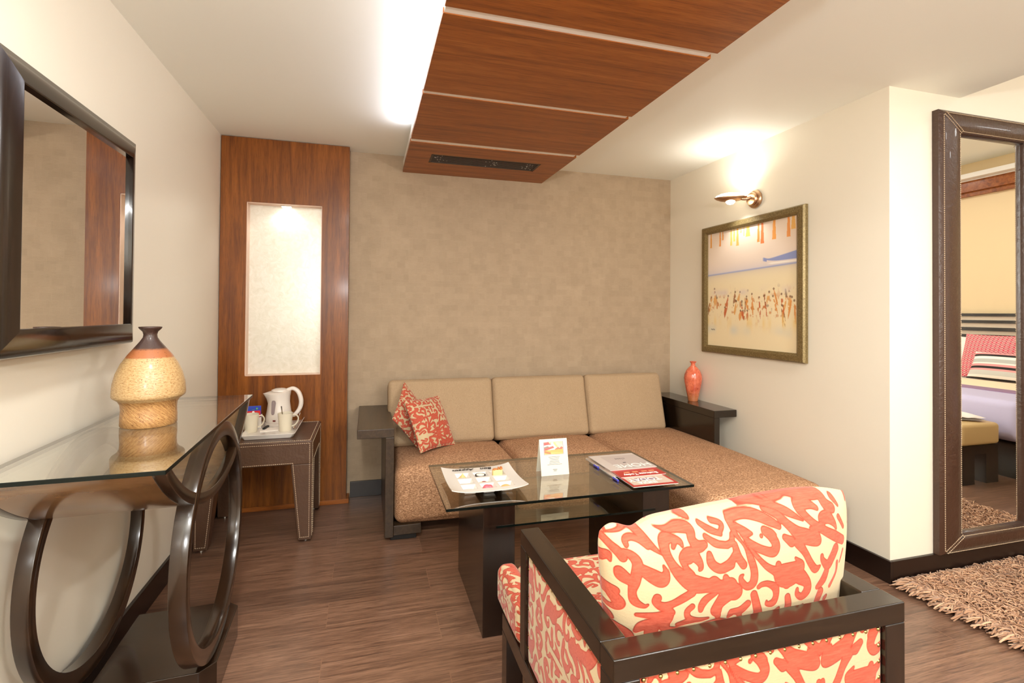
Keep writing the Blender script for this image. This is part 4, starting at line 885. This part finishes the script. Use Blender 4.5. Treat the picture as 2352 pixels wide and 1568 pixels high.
t = thing('wall_lamp', 'brushed nickel wall lamp with oval dish above the painting', 'wall lamp', (W, -1.005, 2.12))
obj('wall_plate', MB().lathe([(.001, 0), (.060, 0), (.062, .004), (.060, .016), (.05, .024), (.001, .027)], 48), M['nickel'], t, smooth=True, rot=(0, -PI/2, 0))
obj('swivel_disc', MB().lathe([(.001, 0), (.044, 0), (.046, .006), (.040, .016), (.001, .02)], 40, (0, 0, .027)), M['nickel'], t, smooth=True, rot=(0, -PI/2, 0))
obj('arm', MB().tube(cat([(-.04, 0, .01), (-.055, .015, .004), (-.075, .03, .004), (-.10, .045, .012)], 5), .011, 12), M['nickel'], t, smooth=True)
dx, dy, dzz = -.135, .085, .012; q = .62
sh = [(.105*math.cos(a), .054*math.sin(a)) for a in np.linspace(0, 2*PI, 48, endpoint=False)]
def dish(prof):  # elliptical lathe: list of (scale, z)
    v = []; n = 48
    for s_, z in prof: v += [(x*s_*math.cos(q)-y*s_*math.sin(q), (x*s_*math.sin(q)+y*s_*math.cos(q)), z) for x, y in sh]
    f = [(i*n+k, i*n+(k+1) % n, (i+1)*n+(k+1) % n, (i+1)*n+k) for i in range(len(prof)-1) for k in range(n)]; return MB().add(v, f)
q = PI-.60
obj('dish', dish([(.30, -.020), (.62, -.014), (.88, -.003), (1.0, .008), (.99, .011), (.86, .003), (.60, -.008), (.30, -.013)]), M['nickel'], t, smooth=True, loc=(dx, dy, dzz))
obj('upper_diffuser', dish([(.97, .010), (.86, .022), (.6, .034), (.3, .040), (.02, .042)]), M['bulb'], t, smooth=True, loc=(dx, dy, dzz))
obj('lower_bulb', MB().lathe([(.032, -.014), (.030, -.024), (.020, -.035), (.001, -.040)], 32, (dx, dy, dzz), sx=1.0), M['bulb'], t, smooth=True)

# ------------------------------------------------------------------ tall floor mirror
t = thing('floor_mirror', 'tall standing mirror in stitched brown leather frame on corner wall', 'mirror', (4.19, -R-.002, .113))
fx0, fx1, fz0, fz1 = 3.765-4.19, 4.575-4.19, 0.0, 2.405-.113; bw, bh = .158, .115
def lbar(P, Q, p, q_):
    prof = [(0, 0), (0, -.030), (.10, -.040), (.35, -.047), (.65, -.047), (.92, -.038), (1, -.026), (1, 0)]; v = []
    for (A_, B_) in ((P, p), (Q, q_)):
        for tt, yy in prof: v.append((A_[0]+(B_[0]-A_[0])*tt, yy, A_[1]+(B_[1]-A_[1])*tt))
    n = len(prof); return MB().add(v, [(i, (i+1) % n, n+(i+1) % n, n+i) for i in range(n)]+[tuple(range(n)), tuple(range(n, 2*n))[::-1]])
o4 = [(fx0, fz0), (fx1, fz0), (fx1, fz1), (fx0, fz1)]; i4 = [(fx0+bw, fz0+bh-.02), (fx1-bw, fz0+bh-.02), (fx1-bw, fz1-bh), (fx0+bw, fz1-bh)]
for k in range(4): obj('frame_bar', lbar(o4[k], o4[(k+1) % 4], i4[k], i4[(k+1) % 4]), M['leather_frame'], t, smooth=True)
def lerp2(P, Q, s): return (P[0]+(Q[0]-P[0])*s, P[1]+(Q[1]-P[1])*s)
for k in range(4):
    st = MB(); P, Q, p, q_ = o4[k], o4[(k+1) % 4], i4[k], i4[(k+1) % 4]
    d = Vector((Q[0]-P[0], 0, Q[1]-P[1])).normalized()*.012
    for s, e in ((.14, .0425), (.90, .040)):
        a_, b_ = lerp2(P, p, s), lerp2(Q, q_, s); st.dashes([(a_[0]+d.x, -e-.0005, a_[1]+d.z), (b_[0]-d.x, -e-.0005, b_[1]-d.z)], normal=(0, -1, 0), w=.0022)
    a_, b_ = lerp2(P, p, .14), lerp2(P, p, .9); st.dashes([(a_[0]+d.x, -.0475, a_[1]+d.z), (b_[0]+d.x, -.0475, b_[1]+d.z)], normal=(0, -1, 0), w=.0022)
    a_, b_ = lerp2(Q, q_, .14), lerp2(Q, q_, .9); st.dashes([(a_[0]-d.x, -.0475, a_[1]-d.z), (b_[0]-d.x, -.0475, b_[1]-d.z)], normal=(0, -1, 0), w=.0022)
    obj('stitching', st, M['thread'], t)
obj('mirror_glass', MB().box(i4[0][0]-.01, i4[1][0]+.01, -.010, -.005, i4[0][1]-.01, i4[2][1]+.01), M['mirror'], t)
obj('backing', MB().box(fx0+.02, fx1-.02, -.005, 0, fz0+.02, fz1-.02), M['black'], t)

# ------------------------------------------------------------------ shag rug
rx0, rx1, ry0, ry1 = 3.535, 5.06, -4.3, -1.958
t = thing('shag_rug', 'thick light brown shag rug at the foot of the floor mirror', 'rug', ((rx0+rx1)/2, (ry0+ry1)/2, 0)); rcx, rcy = (rx0+rx1)/2, (ry0+ry1)/2
obj('rug_base', MB().box(rx0+.02-rcx, rx1-.02-rcx, ry0+.02-rcy, ry1-.02-rcy, .0005, .012), M['rugback'], t)
def pile(n):
    x = RNG.uniform(rx0+.01, rx1-.01, n); y = ry1-.012-(ry1-ry0-.02)*RNG.random(n)**1.35
    ne = n//9; x[:ne] = rx0+RNG.uniform(.004, .03, ne); y[ne:ne+ne//2] = ry1-RNG.uniform(.004, .03, ne//2)
    ang = RNG.uniform(0, 2*PI, n); ln = RNG.uniform(.04, .075, n); r = RNG.uniform(.0020, .0034, n); z0 = np.full(n, .010)+RNG.uniform(0, .014, n)
    out = np.clip((rx0+.05-x)/.05, 0, 1); lx = np.cos(ang)-1.2*out; ly = np.sin(ang); el = RNG.uniform(.15, 1.0, n)
    dx = lx*np.cos(el); dy = ly*np.cos(el); dz = np.sin(el); V = np.zeros((n, 4, 3, 3)); 
    for k, s in enumerate((0, .4, .75, 1.0)):
        px = x+dx*ln*s; py = y+dy*ln*s; pz = np.maximum(z0+dz*ln*s-.62*ln*s*s*dz-.010*s*s, .003)
        py = np.minimum(py, ry1+.016)
        rr = r*(1.0 if k < 3 else .7)
        for j in range(3): q_ = 2*PI*j/3; V[:, k, j, 0] = px-ly*rr*math.cos(q_); V[:, k, j, 1] = py+lx*rr*math.cos(q_); V[:, k, j, 2] = pz+rr*math.sin(q_)
    V[..., 0] -= rcx; V[..., 1] -= rcy; base = (np.arange(n)*12)[:, None]
    q4 = np.array([[k*3+j, k*3+(j+1) % 3, (k+1)*3+(j+1) % 3, (k+1)*3+j] for k in range(3) for j in range(3)]).ravel()
    loops = (base+q4[None]).ravel(); nf = n*9; me = bpy.data.meshes.new('pile'); me.vertices.add(n*12); me.vertices.foreach_set('co', V.reshape(-1).astype(np.float32)); me.loops.add(nf*4); me.loops.foreach_set('vertex_index', loops.astype(np.int32))
    me.polygons.add(nf); me.polygons.foreach_set('loop_start', (np.arange(nf)*4).astype(np.int32)); me.update(calc_edges=True); me.polygons.foreach_set('use_smooth', [True]*nf); me.materials.append(M['rug'])
    set_attr(me, 'tone', np.repeat(np.clip(RNG.normal(.55, .25, n), 0, 1), 12)); return me
po = add_obj('pile', pile(30000), t); po['kind'] = 'stuff'

# ------------------------------------------------------------------ bedroom seen in the floor mirror
def my(v): return -2*R-v          # depth behind the mirror to depth in front of it
by0, by1 = my(.95), my(-1.02)     # bed sides
t = thing('bed', 'double bed with lavender coverlet seen in the floor mirror', 'bed', (7.0, (by0+by1)/2, 0)); bcx, bcy = 7.0, (by0+by1)/2; hb2 = (by1-by0)/2
obj('bed_base', MB().box(6.08-bcx, 7.9-bcx, -hb2+.06, hb2-.06, 0, .34), M['wenge'], t)
obj('mattress', soft_box(.93, hb2-.02, .14, .05, .1, (0, 0, .01)), M['linen'], t, smooth=True, loc=(6.97-bcx, 0, .47))
obj('coverlet', soft_box(.36, hb2, .165, .06, .08, (.0, 0, .008)), M['lavender'], t, smooth=True, loc=(6.36-bcx, 0, .475), label='pale lavender coverlet draping over the foot')
obj('blanket', soft_box(.42, hb2+.002, .15, .05, .08, (0, 0, .008)), M['creamlinen'], t, smooth=True, loc=(6.96-bcx, 0, .497))
obj('runner', MB().box(6.50-bcx, 6.70-bcx, -hb2-.004, hb2+.004, .60, .6535), M['runner'], t, bevel=.004)
hd = MB().box(7.93-bcx, 7.995-bcx, -hb2-.15, hb2+.15, .0, 1.09); o = obj('headboard', hd, M['wenge_x'], t)
for k, (a, b) in enumerate(((1.37, 1.335), (1.29, 1.255), (1.205, 1.165), (1.12, 1.09))): obj('slat', MB().box(7.935-bcx, 7.993-bcx, -hb2-.15, hb2+.15, b, a), M['wenge_x'], o)
obj('pale_inlay', MB().box(7.955-bcx, 7.99-bcx, -hb2-.15, hb2+.15, 1.085, 1.36), plain('pale_inlay', (222, 206, 184), .5), o)
def bed_pillow(w_, h_, th_, loc, rot, mat, label, name='pillow'):
    U, V, X, Z, P = puff(w_, h_, th_, 50, 40, .05); p = obj(name, MB().grid(X, Z, P).grid(X, Z, -P, flip=True), mat, smooth=True, loc=loc); p.rotation_euler = rot; tag(p, label, 'pillow', 'pillows on the bed'); return p
# x of pillow along the bed width, y up, z facing the foot of the bed
def pr_(tilt): return Matrix(((0, -math.sin(tilt)*-1, -math.cos(tilt)), (-1, 0, 0), (0, math.cos(tilt), -math.sin(tilt)*-1))).to_euler()
bed_pillow(.62, .46, .16, (7.78, my(.30), .87), pr_(.25), M['linen'], 'white pillow at the back against the striped headboard')
bed_pillow(.62, .52, .15, (7.62, my(.10), .885), pr_(.32), M['honey'], 'raspberry patterned pillow seen in the floor mirror')
bed_pillow(.58, .33, .13, (7.45, my(-.08), .795), pr_(.5), M['stripes'], 'striped black, pink and grey pillow seen in the floor mirror')
t = thing('bench', 'tan upholstered bench at foot of bed, seen in floor mirror', 'bench', (5.66, (my(.85)+my(-.97))/2, 0)); hl2 = (my(-.97)-my(.85))/2
obj('bench_cushion', soft_box(.215, hl2, .085, .03, .08, (0, 0, .01)), M['benchtop'], t, smooth=True, loc=(0, 0, .392)); obj('bench_frame', MB().box(-.205, .205, -hl2+.01, hl2-.01, .235, .306), M['wenge'], t)
for sx in (-1, 1):
    for sy in (-1, 1): obj('leg', MB().box(sx*.205-(.14 if sx > 0 else 0), sx*.205+(.14 if sx < 0 else 0), sy*(hl2-.01)-(.08 if sy > 0 else 0), sy*(hl2-.01)+(.08 if sy < 0 else 0), 0, .235), M['wenge_z'], t)
U, V, X, Z, P = puff(.38, .34, .05, 40, 34, .05); P = P+.006*np.abs(np.sin(U*6+V*2))*(1-U**2)
th = obj('folded_throw', MB().grid(X, Z+.03*np.sin(U*3), P+.02).grid(X, Z+.03*np.sin(U*3), .004+P*0, flip=True), M['linen'], smooth=True, loc=(5.66, my(-.70), .489), rot=(0, 0, .3)); tag(th, 'white folded throw lying on the end of the bench', 'throw')

# ------------------------------------------------------------------ lights
def area(name, loc, size, power, color, rot=(0, 0, 0), size_y=None, spread=PI, shape='DISK'):
    l = bpy.data.lights.new(name, 'AREA'); l.energy = power; l.color = color; l.shape = 'RECTANGLE' if size_y else shape; l.size = size
    if size_y: l.size_y = size_y
    l.spread = spread; o = bpy.data.objects.new(name, l); COL.objects.link(o); o.location = loc; o.rotation_euler = rot; return o
WARM = (.98, .985, .965); NEU = (.97, .99, 1.0); COOL = (.86, .88, 1.0)
for (x, y, e) in ((.75, -3.05, 28), (2.95, -3.3, 27), (.75, -4.6, 24), (2.75, -4.6, 24), (1.75, -4.2, 20)):
    area('ceiling_downlight', (x, y, H-.004), .22, e, WARM)
for (x, y) in ((5.0, -3.9), (6.8, -3.5), (5.2, -5.1), (6.8, -5.0)): area('bedroom_downlight', (x, y, H2-.004), .3, 11, WARM)
area('cove_strip', (1.172, -1.75, 2.43), .03, 5, COOL, (0, math.radians(128), 0), 2.1)
def spot(name, loc, target, e, ang, blend, color, rad=.02):
    l = bpy.data.lights.new(name, 'SPOT'); l.energy = e; l.spot_size = math.radians(ang); l.spot_blend = blend; l.color = color; l.shadow_soft_size = rad
    o = bpy.data.objects.new(name, l); COL.objects.link(o); o.location = loc; o.rotation_euler = (Vector(target)-Vector(loc)).to_track_quat('-Z', 'Y').to_euler(); return o
spot('niche_spot', (.40, -PT+.047, nz1-.02), (.40, -PT+.062, 1.0), 2.2, 150, .6, (1, .98, .95), .012)
lx, ly, lz = W-.135, -1.005+.085, 2.12+.012
spot('lamp_up', (lx, ly, lz+.062), (lx+.02, ly, 2.5), 4, 160, .7, WARM, .03)
spot('lamp_down', (lx, ly, lz-.05), (lx+.10, ly-.02, 1.4), 5, 120, .6, WARM, .02)
area('front_fill', (2.35, BY+.02, 1.45), 2.1, 36, (1, 1, 1), (-PI/2, 0, 0), 1.9)  # added panel of soft frontal fill behind the camera, not an actual window
area('bedroom_fill', (5.9, BY+.02, 1.6), 2.6, 16, (1, 1, 1), (-PI/2, 0, 0), 2.0)  # same kind of added fill panel for the bedroom side, out of view
for (x, y, e) in ((.6, -5.4, 190), (2.7, -5.6, 110)): spot('ceiling_fill', (x, y, 1.72), (x, y+.9, 2.5), e, 165, .8, NEU, .09)  # unseen upward spots added to brighten the ceiling; no floor lamps stand here
wd = bpy.data.worlds.new('room_dark'); SC.world = wd; wd.use_nodes = True; wd.node_tree.nodes['Background'].inputs[0].default_value = (1, .95, .88, 1); wd.node_tree.nodes['Background'].inputs[1].default_value = .0

# ------------------------------------------------------------------ camera (fitted to the photograph)
f_px, py0 = 1158.9457, 704.1536; yaw, pit, rol = .2793, .0119, .0073
F = Vector((math.sin(yaw)*math.cos(pit), math.cos(yaw)*math.cos(pit), math.sin(pit))); r = Vector((math.cos(yaw), -math.sin(yaw), 0)); u = r.cross(F)
r2 = math.cos(rol)*r+math.sin(rol)*u; u2 = -math.sin(rol)*r+math.cos(rol)*u
cd = bpy.data.cameras.new('camera'); cam = bpy.data.objects.new('camera', cd); COL.objects.link(cam)
cam.matrix_world = Matrix(((r2.x, u2.x, -F.x, .9417), (r2.y, u2.y, -F.y, -3.8368), (r2.z, u2.z, -F.z, 1.3376), (0, 0, 0, 1)))
cd.sensor_fit = 'HORIZONTAL'; cd.sensor_width = 36; cd.lens = f_px/2352*36; cd.shift_x = 0; cd.shift_y = -(784-py0)/2352; cd.clip_start = .05
SC.camera = cam
SC.view_settings.view_transform = 'Standard'; SC.view_settings.look = 'None'; SC.view_settings.gamma = 1; SC.view_settings.use_curve_mapping = False; SC.view_settings.exposure = .19
cy_ = SC.cycles; cy_.use_denoising = True; cy_.max_bounces = 10; cy_.diffuse_bounces = 6; cy_.glossy_bounces = 6; cy_.transparent_max_bounces = 16; cy_.caustics_reflective = False; cy_.caustics_refractive = False; cy_.sample_clamp_indirect = 6
